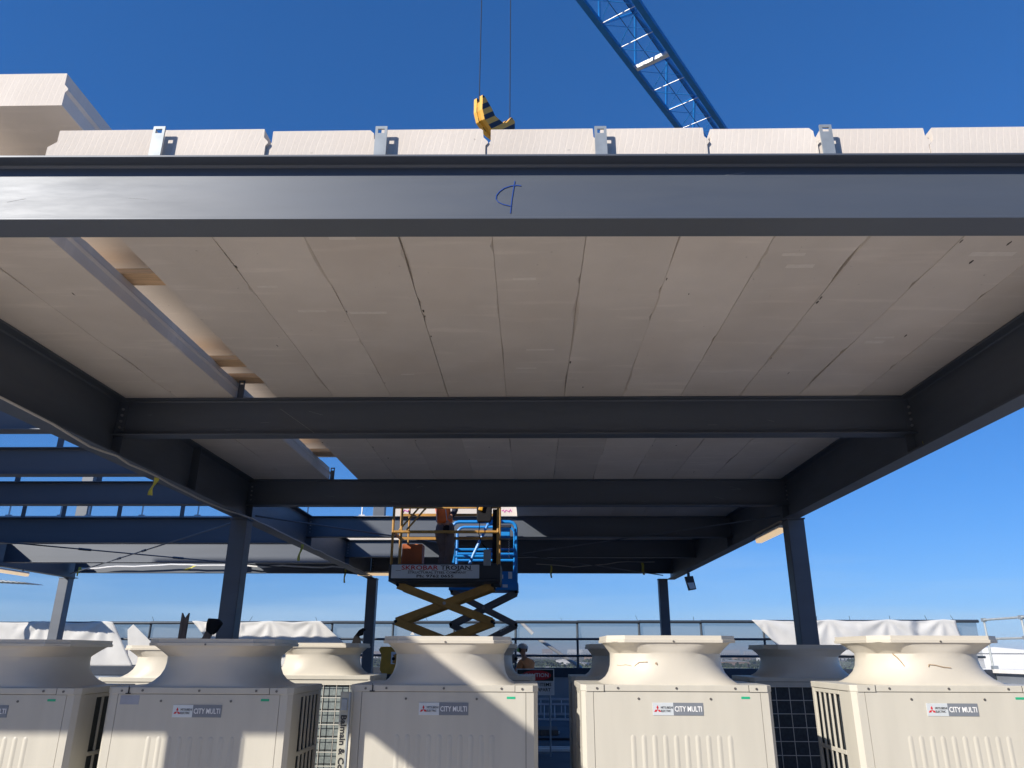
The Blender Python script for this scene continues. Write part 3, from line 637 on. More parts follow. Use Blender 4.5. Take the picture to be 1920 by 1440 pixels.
# ------------------------------------------------------------------ condensers
def octa(w2, y0, y1, c): return [(-w2+c, y0), (w2-c, y0), (w2, y0+c), (w2, y1-c), (w2-c, y1), (-w2+c, y1), (-w2, y1-c), (-w2, y0+c)]
def sup(rx, ry, e, n=48):
    out = []
    for i in range(n):
        t_ = 2*math.pi*(i+0.5)/n; c, s = math.cos(t_), math.sin(t_)
        out.append((math.copysign(abs(c)**(2/e), c)*rx, math.copysign(abs(s)**(2/e), s)*ry))
    return out
def condenser():
    H = 1.555; D = 0.765; W2 = 0.61
    t = thing('condenser', '', 'air conditioner', (0, 0, 0), 0, '')
    MB().box(-W2+0.03, W2-0.03, 0.03, D-0.035, 0.06, H-0.035).build('coil_block', M['coil'], t)
    for sx_ in (-1, 1):
        # corner posts with a chamfered outer edge
        for fy in (0, 1):
            y0, y1 = (0, 0.075) if fy == 0 else (D, D-0.06)
            sg = 1 if fy == 0 else -1
            pf = 0.075 if fy == 0 else 0.05
            poly = [(sx_*(W2-pf), y0), (sx_*(W2-0.026), y0), (sx_*W2, y0+sg*0.032), (sx_*W2, y1), (sx_*(W2-0.012), y1), (sx_*(W2-0.012), y0+sg*0.036), (sx_*(W2-0.032), y0+sg*0.012), (sx_*(W2-pf), y0+sg*0.012)]
            MB().prism(poly, 'z', 0.05, H-0.04).build('corner_post', M['cream'], t)
        # side guard: solid strip then slotted grille
        sgm = MB(); x0, x1 = sorted((sx_*(W2-0.004), sx_*(W2-0.016)))
        sgm.box(x0, x1, 0.077, 0.24, 0.05, H-0.042)
        ys = [0.24 + (D-0.062-0.24)*k/5 for k in range(6)]
        for q in range(1, 6): sgm.box(x0, x1, ys[q]-0.011, ys[q]+0.007, 0.05, H-0.042)
        for zc in (H-0.055, H-0.42, H-0.79, H-1.16, 0.09): sgm.box(x0+sx_*0.0008, x1-sx_*0.0008 if False else x1+sx_*0.0008, 0.241, D-0.063, zc-0.013, zc+0.013)
        sgm.build('side_grille', M['cream'], t, bevel=0.002, seg=1)
    # front panel with pressed ribs
    fp = MB(); fp.box(-W2+0.078, W2-0.078, 0.0, 0.012, 0.055, H-0.043)
    for k in range(10):
        x = -0.29 + 0.0675*k; r = 0.0125; top = H-0.30; bot = 0.25
        prof = [(-r-0.004, 0.0), (-r*0.6, -0.0024), (0, -0.0038), (r*0.6, -0.0024), (r+0.004, 0.0)]
        vs = []
        zs = [(bot, 1), (top-0.012, 1), (top-0.004, 0.85), (top+0.003, 0.45), (top+0.006, 0.0)]
        for zv, kf in zs:
            for a, b in prof: vs.append((x+a*(0.35+0.65*kf), b*kf-0.0002, zv))
        fs = [(i*5+j, i*5+j+1, (i+1)*5+j+1, (i+1)*5+j) for i in range(4) for j in range(4)]
        fp.add(vs, fs)
    fp.build('front_panel', M['cream'], t, smooth=True)
    MB().box(-W2+0.05, W2-0.05, D-0.02, D-0.008, H-0.09, H-0.043).build('back_rail', M['cream'], t); MB().box(-W2+0.05, W2-0.05, D-0.02, D-0.008, 0.05, 0.14).build('back_rail', M['cream'], t)
    wg = MB()
    for k in range(9): x = -0.52+0.13*k; wg.tube((x, D+0.012, 0.12), (x, D+0.012, H-0.07), 0.0035, 5)
    for k in range(12): z = 0.15+0.12*k; wg.tube((-0.55, D+0.018, z), (0.55, D+0.018, z), 0.0035, 5)
    wg.build('wire_guard', M['wire'], t)
    # lid
    MB().prism(octa(W2+0.004, -0.004, D+0.004, 0.034), 'z', H-0.04, H).build('lid', M['cream'], t, bevel=0.004)
    cp = MB()
    for sx_ in (-1, 1):
        x0, x1 = sorted((sx_*(W2-0.03), sx_*(W2-0.145)))
        cp.box(x0, x1, -0.0075, -0.0035, H-0.041, H-0.001)
    cp.build('lid_corner', M['cream'], t, bevel=0.0015, seg=1)
    MB().box(-W2+0.145, -W2+0.149, -0.0055, -0.0030, H-0.041, H-0.001).build('lid_joint', M['dark'], t)
    MB().box(W2-0.149, W2-0.145, -0.0055, -0.0030, H-0.041, H-0.001).build('lid_joint', M['dark'], t)
    # shroud
    cy = D/2; nst = 48; mb = MB()
    secs = [(0.0, 0.455, 0.372, 6), (0.012, 0.432, 0.370, 5), (0.035, 0.408, 0.368, 3.6), (0.07, 0.390, 0.364, 2.7), (0.11, 0.381, 0.362, 2.3), (0.15, 0.378, 0.362, 2.15), (0.19, 0.378, 0.363, 2.15),
            (0.200, 0.384, 0.366, 2.3), (0.225, 0.398, 0.372, 2.9), (0.258, 0.418, 0.378, 4.5), (0.262, 0.424, 0.382, 6)]
    top_ = [(0.2620, 0.428, 0.386, 9), (0.280, 0.429, 0.387, 9), (0.282, 0.424, 0.382, 9), (0.300, 0.425, 0.383, 9), (0.3005, 0.41, 0.37, 9)]
    inner = [(0.296, 0.39, 0.36, 3), (0.2, 0.355, 0.345, 2), (0.0, 0.355, 0.345, 2)]
    def loft(sl):
        m_ = MB(); vs = []
        for z, rx, ry, e in sl:
            for a, b in sup(rx, ry, e, nst): vs.append((a, cy+b, H+z))
        fs = [(i*nst+k, i*nst+(k+1) % nst, (i+1)*nst+(k+1) % nst, (i+1)*nst+k) for i in range(len(sl)-1) for k in range(nst)]
        return m_.add(vs, fs)
    sh = loft(secs + inner).build('fan_shroud', M['cream2'], t, smooth=True)
    # octagonal rim band
    def oc(w2, d2, c): return [(-w2+c, cy-d2), (w2-c, cy-d2), (w2, cy-d2+c), (w2, cy+d2-c), (w2-c, cy+d2), (-w2+c, cy+d2), (-w2, cy+d2-c), (-w2, cy-d2+c)]
    rim = MB(); lv = [(0.258, 0.430, 0.388), (0.276, 0.432, 0.390), (0.278, 0.426, 0.384), (0.302, 0.426, 0.384), (0.302, 0.385, 0.355), (0.258, 0.385, 0.355)]
    vs = []
    for z, w2, d2 in lv:
        for a, b in oc(w2, d2, 0.11): vs.append((a, b, H+z))
    fs = [(i*8+k, i*8+(k+1) % 8, ((i+1) % 6)*8+(k+1) % 8, ((i+1) % 6)*8+k) for i in range(6) for k in range(8)]
    rim.add(vs, fs).build('rim', M['cream2'], sh)
    # fan below the rim
    fn = MB(); fn.tube((0, cy, H-0.02), (0, cy, H+0.16), 0.07, 16)
    for k in range(4):
        a = k*math.pi/2
        T = Matrix.Translation((0, cy, H+0.10)) @ Matrix.Rotation(a, 4, 'Z') @ Matrix.Rotation(R(28), 4, 'Y' if False else 'X')
        fn.box(0.06, 0.33, -0.07, 0.07, -0.004, 0.004, T)
    fn.build('fan', M['dark'], t)
    gd = MB()
    for rr in (0.1, 0.17, 0.24, 0.31, 0.36):
        pts = [(rr*math.cos(q*math.pi/16), cy+rr*0.97*math.sin(q*math.pi/16), H+0.285) for q in range(33)]
        for a, b in zip(pts[:-1], pts[1:]): gd.tube(a, b, 0.002, 4)
    for q in range(8): a = q*math.pi/4; gd.tube((0.05*math.cos(a), cy+0.05*math.sin(a), H+0.288), (0.385*math.cos(a), cy+0.36*math.sin(a), H+0.288), 0.0025, 4)
    gd.build('fan_guard', M['wire'], sh)
    MB().box(-W2+0.05, -W2+0.3, 0.02, D-0.02, 0, 0.06).build('foot', M['galv'], t); MB().box(W2-0.3, W2-0.05, 0.02, D-0.02, 0, 0.06).build('foot', M['galv'], t)
    return t, H, D, W2
def screws(t, H, W2):
    for x, z, y in ((-W2+0.10, H-0.022, -0.0075), (-W2+0.235, H-0.02, -0.004), (0.0, H-0.02, -0.004), (W2-0.235, H-0.02, -0.004), (W2-0.10, H-0.022, -0.0075), (-0.245, H-0.083, 0.0), (0.215, H-0.083, 0.0)):
        mb = MB(); mb.tube((x, y, z), (x, y-0.004, z), 0.0075, 10); mb.build('screw', M['screw'], t)
    MB().tube((0.0, cyr, H+0.266), (0.0, cyr-0.006, H+0.266), 0.006, 8).build('screw', M['screw'], t)
cyr = 0.765/2 - 0.388
def badge(t, H, sticker=True):
    zc = H-0.143; 
    p = MB().box(-0.158, -0.027, -0.003, 0.0, zc-0.037, zc+0.037).build('logo_plate', M['plate'], t)
    q = MB().box(-0.027, 0.162, -0.003, 0.0, zc-0.037, zc+0.037).build('name_plate', M['slate'], t)
    em = MB(); cx = -0.128; cz = zc-0.004; s = 0.0135
    for k in range(3):
        a = R(90+120*k); d = Vector((math.cos(a), math.sin(a))); nrm = Vector((-d.y, d.x))
        pts = [Vector((0, 0)), d*s*0.95 + nrm*s*0.5, d*s*1.9, d*s*0.95 - nrm*s*0.5]
        em.prism([(cx+v.x, cz+v.y) for v in pts], 'y', -0.0045, -0.003)
    em.build('emblem', M['red'], p)
    text_mesh('lettering', 'MITSUBISHI', 0.0185, M['black'], p, (-0.069, -0.0032, zc+0.008), fit=0.075)
    text_mesh('lettering', 'ELECTRIC', 0.0185, M['black'], p, (-0.075, -0.0032, zc-0.012), fit=0.063)
    text_mesh('lettering', 'CITY MULTI', 0.044, M['white'], q, (0.0675, -0.0032, zc-0.001), fit=0.172, bold=0.0006)
    if sticker: MB().box(0.41, 0.465, -0.0015, 0.0, H-0.082, H-0.068).build('sticker', M['green'], t, bevel=0.0005)

src, H, D, W2 = condenser(); screws(src, H, W2); badge(src, H)
fr_ = [(0.945, 5.22, 0.005, 0, 'second front condenser from the right, brown smears on its cream fan shroud'),
       (-0.556, 5.25, -0.004, 0, 'middle cream condenser of the front row, crossed by a diagonal shadow'),
       (-2.158, 5.25, -0.026, 0, 'second front condenser from the left, shaded, grey tape patch on its panel'),
       (2.675, 5.22, 0.010, 0, 'sunlit cream rooftop condenser at the right end of the front row'),
       (-3.565, 5.25, -0.034, 0, 'leftmost cream condenser of the front row, cut by the picture edge')]
units = []
for i, (x, y, dz, a, lab) in enumerate(fr_):
    u = src if i == 0 else copy_tree(src)
    u.location = (x, y, DECK + dz); u.rotation_euler = (0, 0, R(a)); u['label'] = lab; u['group'] = 'front row of rooftop condensers'; u['category'] = 'air conditioner'
    units.append(u)
# the rear row: same cabinets turned round
rsrc = copy_tree(src)
for ch in list(rsrc.children):
    if ch.name.split('.')[0] in ('logo_plate', 'name_plate', 'sticker', 'screw'):
        for g2 in list(ch.children): bpy.data.objects.remove(g2)
        bpy.data.objects.remove(ch)
for x, lab in ((-0.555, 'rear row condenser hidden behind the middle condenser, edge of its shroud showing'), (1.03, 'shaded rear row condenser peeping out left of the brown smeared condenser'),
               (2.775, 'shaded rear row condenser with dark wired coil between the two right condensers'), (-2.15, 'sunlit rear row condenser with pale wire guard, right of the second condenser'),
               (-3.68, 'sunlit rear row condenser seen between the two leftmost shrouds')):
    u = rsrc if x == -0.555 else copy_tree(rsrc)
    u.location = (x, 7.9+0.765, DECK - 0.02 - (0.03 if x < -3 else 0)); u.rotation_euler = (0, 0, R(180)); u['label'] = lab; u['group'] = 'rear row of rooftop condensers'; u['category'] = 'air conditioner'
    if x == -2.15:
        for ch in u.children:
            if ch.name.startswith('coil_block'):
                ch.data = ch.data.copy(); ch.data.materials.clear(); ch.data.materials.append(M['coilpale'])
                bl = MB()
                for k in range(12): bl.box(-0.55, 0.55, D-0.034, D-0.030, 0.16+0.12*k, 0.168+0.12*k)
                for k in range(9): bl.box(-0.5+0.125*k, -0.492+0.125*k, D-0.0335, D-0.0295, 0.1, H-0.06)
                bl.build('coil_support', M['dark'], u)

# brown smears on shrouds, cable tie and tape patch on the front condensers
def smear(u, pts, wd=0.006):
    mb = MB(); cyl = D/2
    P = []
    for (x, z) in pts:
        P.append(Vector((x, cyl-0.3645*(1-min(1, abs(x)/0.382)**2.2)**(1/2.2)-0.0015, H+z)))
    for a, b in zip(P[:-1], P[1:]): mb.bar(a, b, 0.005, wd, up=(0, 0, 1)) if abs((b-a).z) < abs((b-a).x) else mb.bar(a, b, 0.005, wd, up=(1, 0, 0))
    mb.build('smear', M['stain'], u)
u4 = units[0]
smear(u4, [(-0.35, 0.115), (-0.33, 0.112), (-0.30, 0.118), (-0.27, 0.113), (-0.255, 0.098), (-0.245, 0.115), (-0.22, 0.135), (-0.17, 0.138)], 0.004)
smear(u4, [(-0.12, 0.125), (-0.115, 0.135), (-0.11, 0.12)], 0.006)
smear(units[3], [(-0.27, 0.19), (-0.25, 0.165), (-0.235, 0.14), (-0.22, 0.11)], 0.005)
smear(units[3], [(-0.09, 0.11), (-0.085, 0.125), (-0.05, 0.122), (0.0, 0.11), (0.05, 0.105)], 0.0045)
MB().box(-0.515, -0.39, -0.0012, 0.0, H-0.105, H-0.05).build('tape_patch', M['tape'], units[2])
for u in (units[1], units[2]):
    mb = MB(); mb.box(-0.468+0.001, -0.464, -0.012, -0.008, H-0.035, H+0.01); mb.box(-0.482, -0.450, -0.012, -0.008, H-0.041, H-0.035); mb.build('tie_hook', M['dark'], u)

# straight edge leaning between the condensers
t = thing('straight_edge', 'weathered cream straight edge with black lettering standing left of the middle condenser', 'level', (-1.178, 5.17, DECK))
MB().box(-0.032, 0.032, 0, 0.025, 0.0, 1.51).build('bar', M['weathered'], t, bevel=0.003)
MB().box(0.024, 0.033, -0.006, 0.031, 0.0, 1.505).build('edge_strip', M['galv'], t)
MB().box(-0.022, 0.016, -0.006, 0.0, 1.40, 1.47).build('vial', M['galv'], t, bevel=0.006)
text_mesh('lettering', 'Balmain & Co. P', 0.050, M['black'], t, (-0.002, -0.0015, 1.19), rot=(R(90), R(90), 0), bold=0.0012, fit=0.37)

# ------------------------------------------------------------------ scissor lifts
def scissor_stack(t, x0, x1, y0, y1, ztop, zbot, n, m, w=0.075, th=0.035, pins=True):
    h = (ztop-zbot)/n; c = (x0+x1)/2
    for k in range(n):
        za, zb = zbot+h*k, zbot+h*(k+1)
        for yy in (y0, y1):
            sg = 1 if yy == y0 else -1
            for d in (0, 1):
                a = (x0, yy+sg*d*(th+0.004), za if d else zb); b = (x1, yy+sg*d*(th+0.004), zb if d else za)
                MB().bar(a, b, th, w).build('scissor_arm', M[m], t, bevel=0.004, seg=1)
        if pins:
            pm = MB()
            pm.tube((c, y0-0.03, (za+zb)/2), (c, y1+0.03, (za+zb)/2), 0.026, 10); pm.build('pin', M['bolt'], t)
            for x in (x0, x1):
                MB().tube((x, y0-0.03, zb), (x, y1+0.03, zb), 0.026, 10).build('pin', M['rubber'], t)
def lift_base(t, x0, x1, y0, y1, m, mw='rubber'):
    MB().box(x0, x1, y0+0.06, y1-0.06, 0.10, 0.52).build('chassis', M[m], t, bevel=0.02)
    for x in (x0+0.2, x1-0.2):
        for y in (y0, y1-0.06):
            MB().tube((x, y, 0.17), (x, y+0.1, 0.17), 0.17, 20).build('wheel', M[mw], t, smooth=True)

Y0 = 12.45
t = thing('scissor_lift', 'raised ochre scissor lift with a lettered sign on its black platform', 'scissor lift', (-1.37, Y0, DECK))
L2 = 0.88
zt = 1.06-DECK   # platform underside
lift_base(t, -L2, L2, 0.0, 0.8, 'ochre')
scissor_stack(t, -0.76, 0.78, 0.06, 0.74, zt-0.03, 0.53, 4, 'ochre', w=0.12, th=0.04)
pf = MB(); pf.box(-L2-0.03, L2+0.03, 0, 0.8, zt+0.02, zt+0.06)
for a_ in ((-L2-0.03, L2+0.03, 0, 0.03), (-L2-0.03, L2+0.03, 0.77, 0.8), (-L2-0.03, -L2, 0.0301, 0.7699), (L2, L2+0.03, 0.0301, 0.7699)): pf.box(*a_, zt+0.0601, zt+0.30)
pf.box(-L2+0.08, L2+0.02, 0.03, 0.77, zt-0.01, zt+0.0199); pf.build('platform', M['charcoal'], t, bevel=0.01)
for y in (-0.012,):
    sg = MB().box(-0.865, 0.565, -0.013, -0.002, zt+0.07, zt+0.285).build('sign_board', M['plate'], t)
    text_mesh('lettering', 'SKROBAR', 0.098, M['red'], sg, (-0.405, -0.0135, zt+0.235), fit=0.60, bold=0.0016)
    text_mesh('lettering', 'TROJAN', 0.098, M['black'], sg, (0.185, -0.0135, zt+0.235), fit=0.49, bold=0.0016)
    for a_ in (60, 230, 390, 560, 720, 890, 1050):
        MB().box(-0.865+a_*1.43/1220, -0.865+(a_+75)*1.43/1220, -0.015, -0.013, zt+0.1885, zt+0.194).build('rule_line', M['black'], sg)
    text_mesh('lettering', 'STRUCTURAL STEEL COMPANY', 0.048, M['black'], sg, (-0.12, -0.0135, zt+0.160), fit=0.95, bold=0.0008)
    text_mesh('lettering', 'Ph: 9762 0655', 0.060, M['black'], sg, (-0.15, -0.0135, zt+0.103), fit=0.60, bold=0.0012)
zf = zt+0.30; rl = zf+1.07
for x in (-0.88, -0.74, 0.86):
    for y in (0.02, 0.78):
        MB().tube((x, y, zf-0.02), (x, y, rl), 0.022 if x != -0.74 else 0.018, 8).build('guard_post', M['ochre'], t)
for y in (0.02, 0.78):
    for z in (rl, rl-0.14, zf+0.52):
        MB().bar((-0.88, y, z), (0.86, y, z), 0.035, 0.045).build('guard_rail', M['ochre'], t)
for x in (-0.88, 0.86):
    for z in (rl, zf+0.52): MB().bar((x, 0.02, z), (x, 0.78, z), 0.03, 0.04).build('guard_rail', M['ochre'], t)
for x in (-0.78, -0.66):
    MB().tube((x, 0.03, zf+0.55), (x+0.42, 0.03, zf+1.05), 0.016, 8).build('gate_brace', M['ochre'], t)
MB().box(0.77, 0.86, 0.04, 0.10, zf+0.02, zf+0.9).build('control_post', M['rubber'], t)
tag(MB().box(0, 0.34, 0, 0.3, 0, 0.60).build('tool_box', M['orange'], None, (-2.13, 12.75, 1.122), bevel=0.01), 'rusty orange box standing on the ochre lift platform', 'box')
t2 = thing('hanging_bag', 'black tool bag hanging on the top rail at the right of the ochre lift', 'bag', (-0.735, 12.43, 2.04))
MB().prism([(-0.12, 0.02), (-0.10, -0.02), (0.10, -0.02), (0.125, 0.03), (0.13, 0.36), (-0.13, 0.36)], 'y', -0.11, -0.005).build('pouch', M['rubber'], t2, bevel=0.02)
MB().bar((-0.06, -0.14, 0.16), (-0.01, -0.14, 0.40), 0.05, 0.07).build('yellow_drill', M['yellow'], t2, bevel=0.012)
MB().path([(-0.07, -0.06, 0.0), (-0.085, -0.06, -0.2), (-0.03, -0.06, -0.36), (0.06, -0.05, -0.46)], 0.008).build('lead', M['rubber'], t2)
MB().box(0.0, 0.12, -0.09, -0.05, -0.72, -0.46).build('control_box', M['galv'], t2, bevel=0.01)

Yb = 13.75
t = thing('scissor_lift', 'bright blue scissor lift half hidden behind the ochre lift', 'scissor lift', (-0.80, Yb, DECK))
zt = 1.045-DECK
lift_base(t, -0.62, 0.62, 0, 0.66, 'bluelift')
scissor_stack(t, -0.58, 0.57, 0.05, 0.6, zt-0.02, 0.53, 4, 'greyarm', w=0.10, th=0.04)
MB().box(-0.63, 0.61, 0, 0.68, zt, zt+0.13).build('platform', M['bluelift'], t, bevel=0.008)
side = MB(); side.box(0.2, 0.60, 0.01, 0.03, zt+0.13, zt+0.33); side.build('toe_board', M['bluelift'], t, bevel=0.004)
MB().box(0.22, 0.34, 0.001, 0.009, zt+0.20, zt+0.27).build('label_sheet', M['white'], t)
MB().box(0.43, 0.50, 0.001, 0.009, zt+0.20, zt+0.32).build('label_sheet', M['white'], t)
MB().box(0.33, 0.42, -0.006, -0.001, zt+0.05, zt+0.10).build('label_sheet', M['white'], t)
text_mesh('lettering', '0388', 0.085, M['white'], t, (0.06, -0.003, zt+0.055), fit=0.34, bold=0.002)
zf = zt+0.13; rl = 2.26-DECK
def gate(x0, x1, y, r=0.026):
    pts = [(x0, y, zf-0.02), (x0, y, rl-0.12)] + [(x0+0.12-0.12*math.cos(a), y, rl-0.12+0.12*math.sin(a)) for a in (R(30), R(60), R(90))]
    pts += [(x1-0.12+0.12*math.sin(a), y, rl-0.12+0.12*math.cos(a)) for a in (0, R(30), R(60), R(90))] + [(x1, y, zf-0.02)]
    return MB().path(pts, r, 8)
gate(-0.60, 0.57, 0.03, .03).build('guard_frame', M['bluelift'], t, smooth=True); gate(-0.56, 0.53, 0.64).build('guard_frame', M['bluelift'], t, smooth=True)
for y in (0.03, 0.64):
    for z in (rl-0.50, rl-0.62): MB().tube((-0.58, y, z), (0.56, y, z), 0.024, 8).build('guard_rail', M['bluelift'], t)
MB().path([(-0.26, 0.02, zf), (-0.26, 0.02, zf+0.35), (-0.20, 0.02, zf+0.5), (-0.02, 0.02, rl-0.2), (0.05, 0.02, rl-0.05), (0.2, 0.02, rl-0.02)], 0.028, 8).build('entry_rail', M['bluelift'], t, smooth=True)
MB().box(-0.62, -0.54, 0.0, 0.02, zf, rl-0.35).build('post_plate', M['bluelift'], t)
MB().box(0.22, 0.46, -0.08, 0.0, rl-0.30, rl-0.12).build('control_box', M['bluelift'], t, bevel=0.01)
MB().box(0.20, 0.48, -0.09, 0.01, rl-0.12, rl-0.07).build('control_top', M['navy'], t, bevel=0.008)
cp = [(0.44+0.01*math.cos(k*1.2), 0.0+0.01*math.sin(k*1.2), rl-0.3-0.008*k) for k in range(44)]
MB().path(cp, 0.004, 5).build('coiled_lead', M['white'], t)
text_mesh('lettering', '0305', 0.09, M['white'], t, (0.36, -0.0, zt-0.64), rot=(R(90), R(-32), 0))

# yellow site machine behind the middle condenser
t = thing('site_machine', 'yellow site machine with a white notice, left of the middle condenser shroud', 'machine', (-2.72, 16.0, DECK))
MB().box(-0.3, 0.75, 0.02, 0.9, 0.0, 1.36).build('dark_body', M['charcoal'], t, bevel=0.02)
MB().prism([(-0.28, 1.42), (-0.22, 1.34), (0.7, 1.34), (0.7, 1.86), (-0.28, 1.86), (-0.32, 1.8), (-0.26, 1.7)], 'y', 0, 0.7).build('yellow_cover', M['yellow'], t, bevel=0.015)
MB().box(-0.06, 0.22, -0.008, -0.001, 1.53, 1.76).build('notice', M['white'], t)
for k in range(4): MB().box(-0.03, 0.17, -0.011, -0.0085, 1.56+0.045*k, 1.575+0.045*k).build('text_line', M['tape'], t)

# caution sign
t = thing('caution_sign', 'white caution sign with red oval right of the middle condenser', 'sign', (0.06, 14.9, DECK))
MB().box(-0.30, 0.40, 0.0, 0.012, 1.02, 1.475).build('board', M['white'], t, bevel=0.004)
MB().box(-0.28, 0.385, -0.004, -0.001, 1.265, 1.455).build('black_field', M['black'], t)
ov = MB(); ov.prism([(0.075+0.27*math.cos(k*math.pi/16), 1.36+0.085*math.sin(k*math.pi/16)) for k in range(32)], 'y', -0.008, -0.005); ov.build('red_oval', M['red'], t)
text_mesh('lettering', 'CAUTION', 0.095, M['white'], t, (0.075, -0.009, 1.36), sx=1.05, bold=.001)
text_mesh('lettering', 'HEAVY ITEMS', 0.08, M['black'], t, (0.095, -0.003, 1.20), sx=1.05, bold=.001)
text_mesh('lettering', 'G APART', 0.08, M['black'], t, (0.17, -0.003, 1.11), sx=1.0, bold=.001)
for x in (-0.22, 0.32): MB().tube((x, 0.03, 0), (x, 0.03, 1.3), 0.016, 8).build('leg', M['galv'], t)
MB().bar((-.25, .03, .06), (.35, .03, .06), .03, .03).build('foot_bar', M['galv'], t)

# ladders lying against the parapet
def ladder(label, x, y, z, L, lean):
    t = thing('ladder', label, 'ladder', (x, y, z), 0, 'ladders along the parapet'); t.rotation_euler = (R(lean), 0, 0)
    for zz in (0.03, 0.42): MB().box(0, L, -0.02, 0.02, zz-0.03, zz+0.03).build('stile', M['alu'], t)
    for k in range(int(L/0.29)): MB().tube((0.16+k*0.29, 0, 0.03), (0.16+k*0.29, 0, 0.42), 0.016, 8).build('rung', M['alu'], t)
ladder('aluminium ladder lying on its side against the parapet, in front', -1.2, 22.6, DECK, 3.6, -14)
ladder('second aluminium ladder lying on its side right behind the front one', -1.0, 22.95, DECK+0.11, 3.2, -10)
for i, (x, y, L, rz) in enumerate(((-0.6, 15.9, 1.55, 2), (-0.4, 15.62, 1.3, 1), (-0.5, 19.0, 1.2, -2))):
    tag(MB().box(0, L, 0, 0.10, 0, 0.05).build('deck_sun_strip', M['capwhite'], None, (x, y, DECK+0.001), bevel=0.004), 'pale strip added as a sunlit patch on the deck beyond the gap, ' + ['middle one', 'nearest one', 'farthest one'][i], 'timber', 'added sunlit strips on the deck').rotation_euler = (0, 0, R(rz))  # pale boxes laid in place of sunlit patches on the deck
cable('hose', 'thin dark pipe lying across the dark deck beyond the gap', [(-2, 17.6, DECK+.03), (3, 17.5, DECK+.03)], r=.025, m='charcoal', cat='pipe')

# odd things poking up behind the condensers
t = thing('notched_post', 'brown steel post with a V notched top behind the second condenser', 'post', (-4.29, 9.6, DECK))
MB().prism([(-0.045, 0), (0.04, 0), (0.04, 2.20), (-0.002, 2.13), (-0.045, 2.20)], 'y', -0.02, 0.02).build('bar', M['brown'], t)
t.rotation_euler = (0, R(1.2), 0)
t = thing('prop', 'slanted grey prop with a black clamp leaning on the nearest left column', 'prop', (-5.22, 10.6, DECK)); t.rotation_euler = (0, R(24), 0)
MB().box(-0.045, 0.045, -0.03, 0.03, 0, 2.24).build('bar', M['brown'], t, bevel=.004)
MB().prism([(-0.045, 2.19), (0.055, 2.17), (0.085, 2.23), (0.10, 2.36), (0.02, 2.385), (-0.10, 2.34), (-0.085, 2.27)], 'y', -0.05, 0.05).build('clamp', M['rubber'], t, bevel=0.015)
t = thing('forked_tool', 'black forked hook tool leaning on the rear condenser shroud', 'tool', (-2.13, 9.05, -0.22)); t.rotation_euler = (0, R(24), 0)
MB().tube((0, 0, 0), (0, 0, 0.33), 0.013, 8).build('shaft', M['rubber'], t)
MB().prism([(-0.03, 0.28), (0.02, 0.28), (0.06, 0.36), (0.035, 0.40), (0.09, 0.395), (0.02, 0.415) , (0.0, 0.43), (0.035, 0.46), (0.02, 0.50), (0.045, 0.525), (0.0, 0.53), (-0.03, 0.49), (-0.05, 0.40)], 'y', -0.015, 0.015).build('fork', M['rubber'], t)

# ------------------------------------------------------------------ crane
jd = Vector((0.565, 0.825, 0)).normalized(); jn = Vector((jd.y, -jd.x, 0)); JZ = 17.0
jo = Vector((2.26, 15.97, JZ))     # point on the jib axis
t = thing('tower_crane', 'blue lattice crane jib crossing the sky above the roof', 'crane', (0, 0, 0))
def jp(s, a, h): return jo + jd*s + jn*a + Vector((0, 0, h))
S0, S1 = -8.5, 20.0; hw = 0.62; ah = 1.02
for nm, a, h, r in (('chord', -hw, 0, 0.085), ('chord', hw, 0, 0.085), ('chord', 0, ah, 0.06)):
    MB().bar(jp(S0, a, h), jp(S1, a, h), r*2, r*2).build(nm, M['blue'], t)
cross = MB(); lac = MB(); diag = MB(); k = 0; s = S0; step = 1.12
PH = 0.15
while s < S1 - step:
    q = s + PH
    cross.tube(jp(q, -hw, 0), jp(q, hw, 0), 0.014, 6)
    # bottom plane lacing
    if k % 2: lac.tube(jp(q, -hw, 0), jp(q+step, hw, 0), 0.014, 5)
    else: lac.tube(jp(q, hw, 0), jp(q+step, -hw, 0), 0.014, 5)
    lac.tube(jp(q, (hw if k % 2 else -hw), 0), jp(q+step, (-hw if k % 2 else hw), 0), 0.010, 5)
    if k % 2 == 0:
        for a in (-hw, hw):
            lac.tube(jp(q, a, 0), jp(q+step, 0, ah), 0.038, 6); lac.tube(jp(q+2*step, a, 0), jp(q+step, 0, ah), 0.038, 6)
    s += step; k += 1
cross.build('cross_members', M['galvlight'], t); lac.build('lacing', M['bluebright'], t)
MB().bar(jp(2.75, -hw, -0.02), jp(2.75, hw, -0.02), 0.15, 0.12).build('joint_beam', M['galvlight'], t)
for a in (-0.18, 0.2): MB().tube(jp(S0, a, 0.35), jp(S1, a, 0.35), 0.010, 5).build('trolley_rope', M['rope'], t)
mast = Vector((9.02, 26.0, 0)); mh = 0.19
mm_ = MB()
for dx in (-mh, mh):
    for dy in (-mh, mh): mm_.bar((mast.x+dx, mast.y+dy, GZ), (mast.x+dx, mast.y+dy, JZ-0.1), 0.10, 0.10)
z = GZ; q = 0
while z < JZ-1:
    c = [(-mh, -mh), (mh, -mh), (mh, mh), (-mh, mh)]
    for i in range(4):
        a, b = c[i], c[(i+1) % 4]
        mm_.tube((mast.x+b[0], mast.y+b[1], z), (mast.x+a[0], mast.y+a[1], z+0.9), 0.025, 5)
    z += 0.9; q += 1
mm_.build('mast', M['blue'], t)
MB().box(mast.x-0.5, mast.x+0.5, mast.y-0.5, mast.y+0.5, JZ-0.6, JZ-0.1).build('slewing_ring', M['blue'], t)
cwp = jo + jd*(19.0)
MB().box(cwp.x-.7, cwp.x+.7, cwp.y-.7, cwp.y+.7, JZ-1.6, JZ-0.12).build('counterweight', M['render'], t)
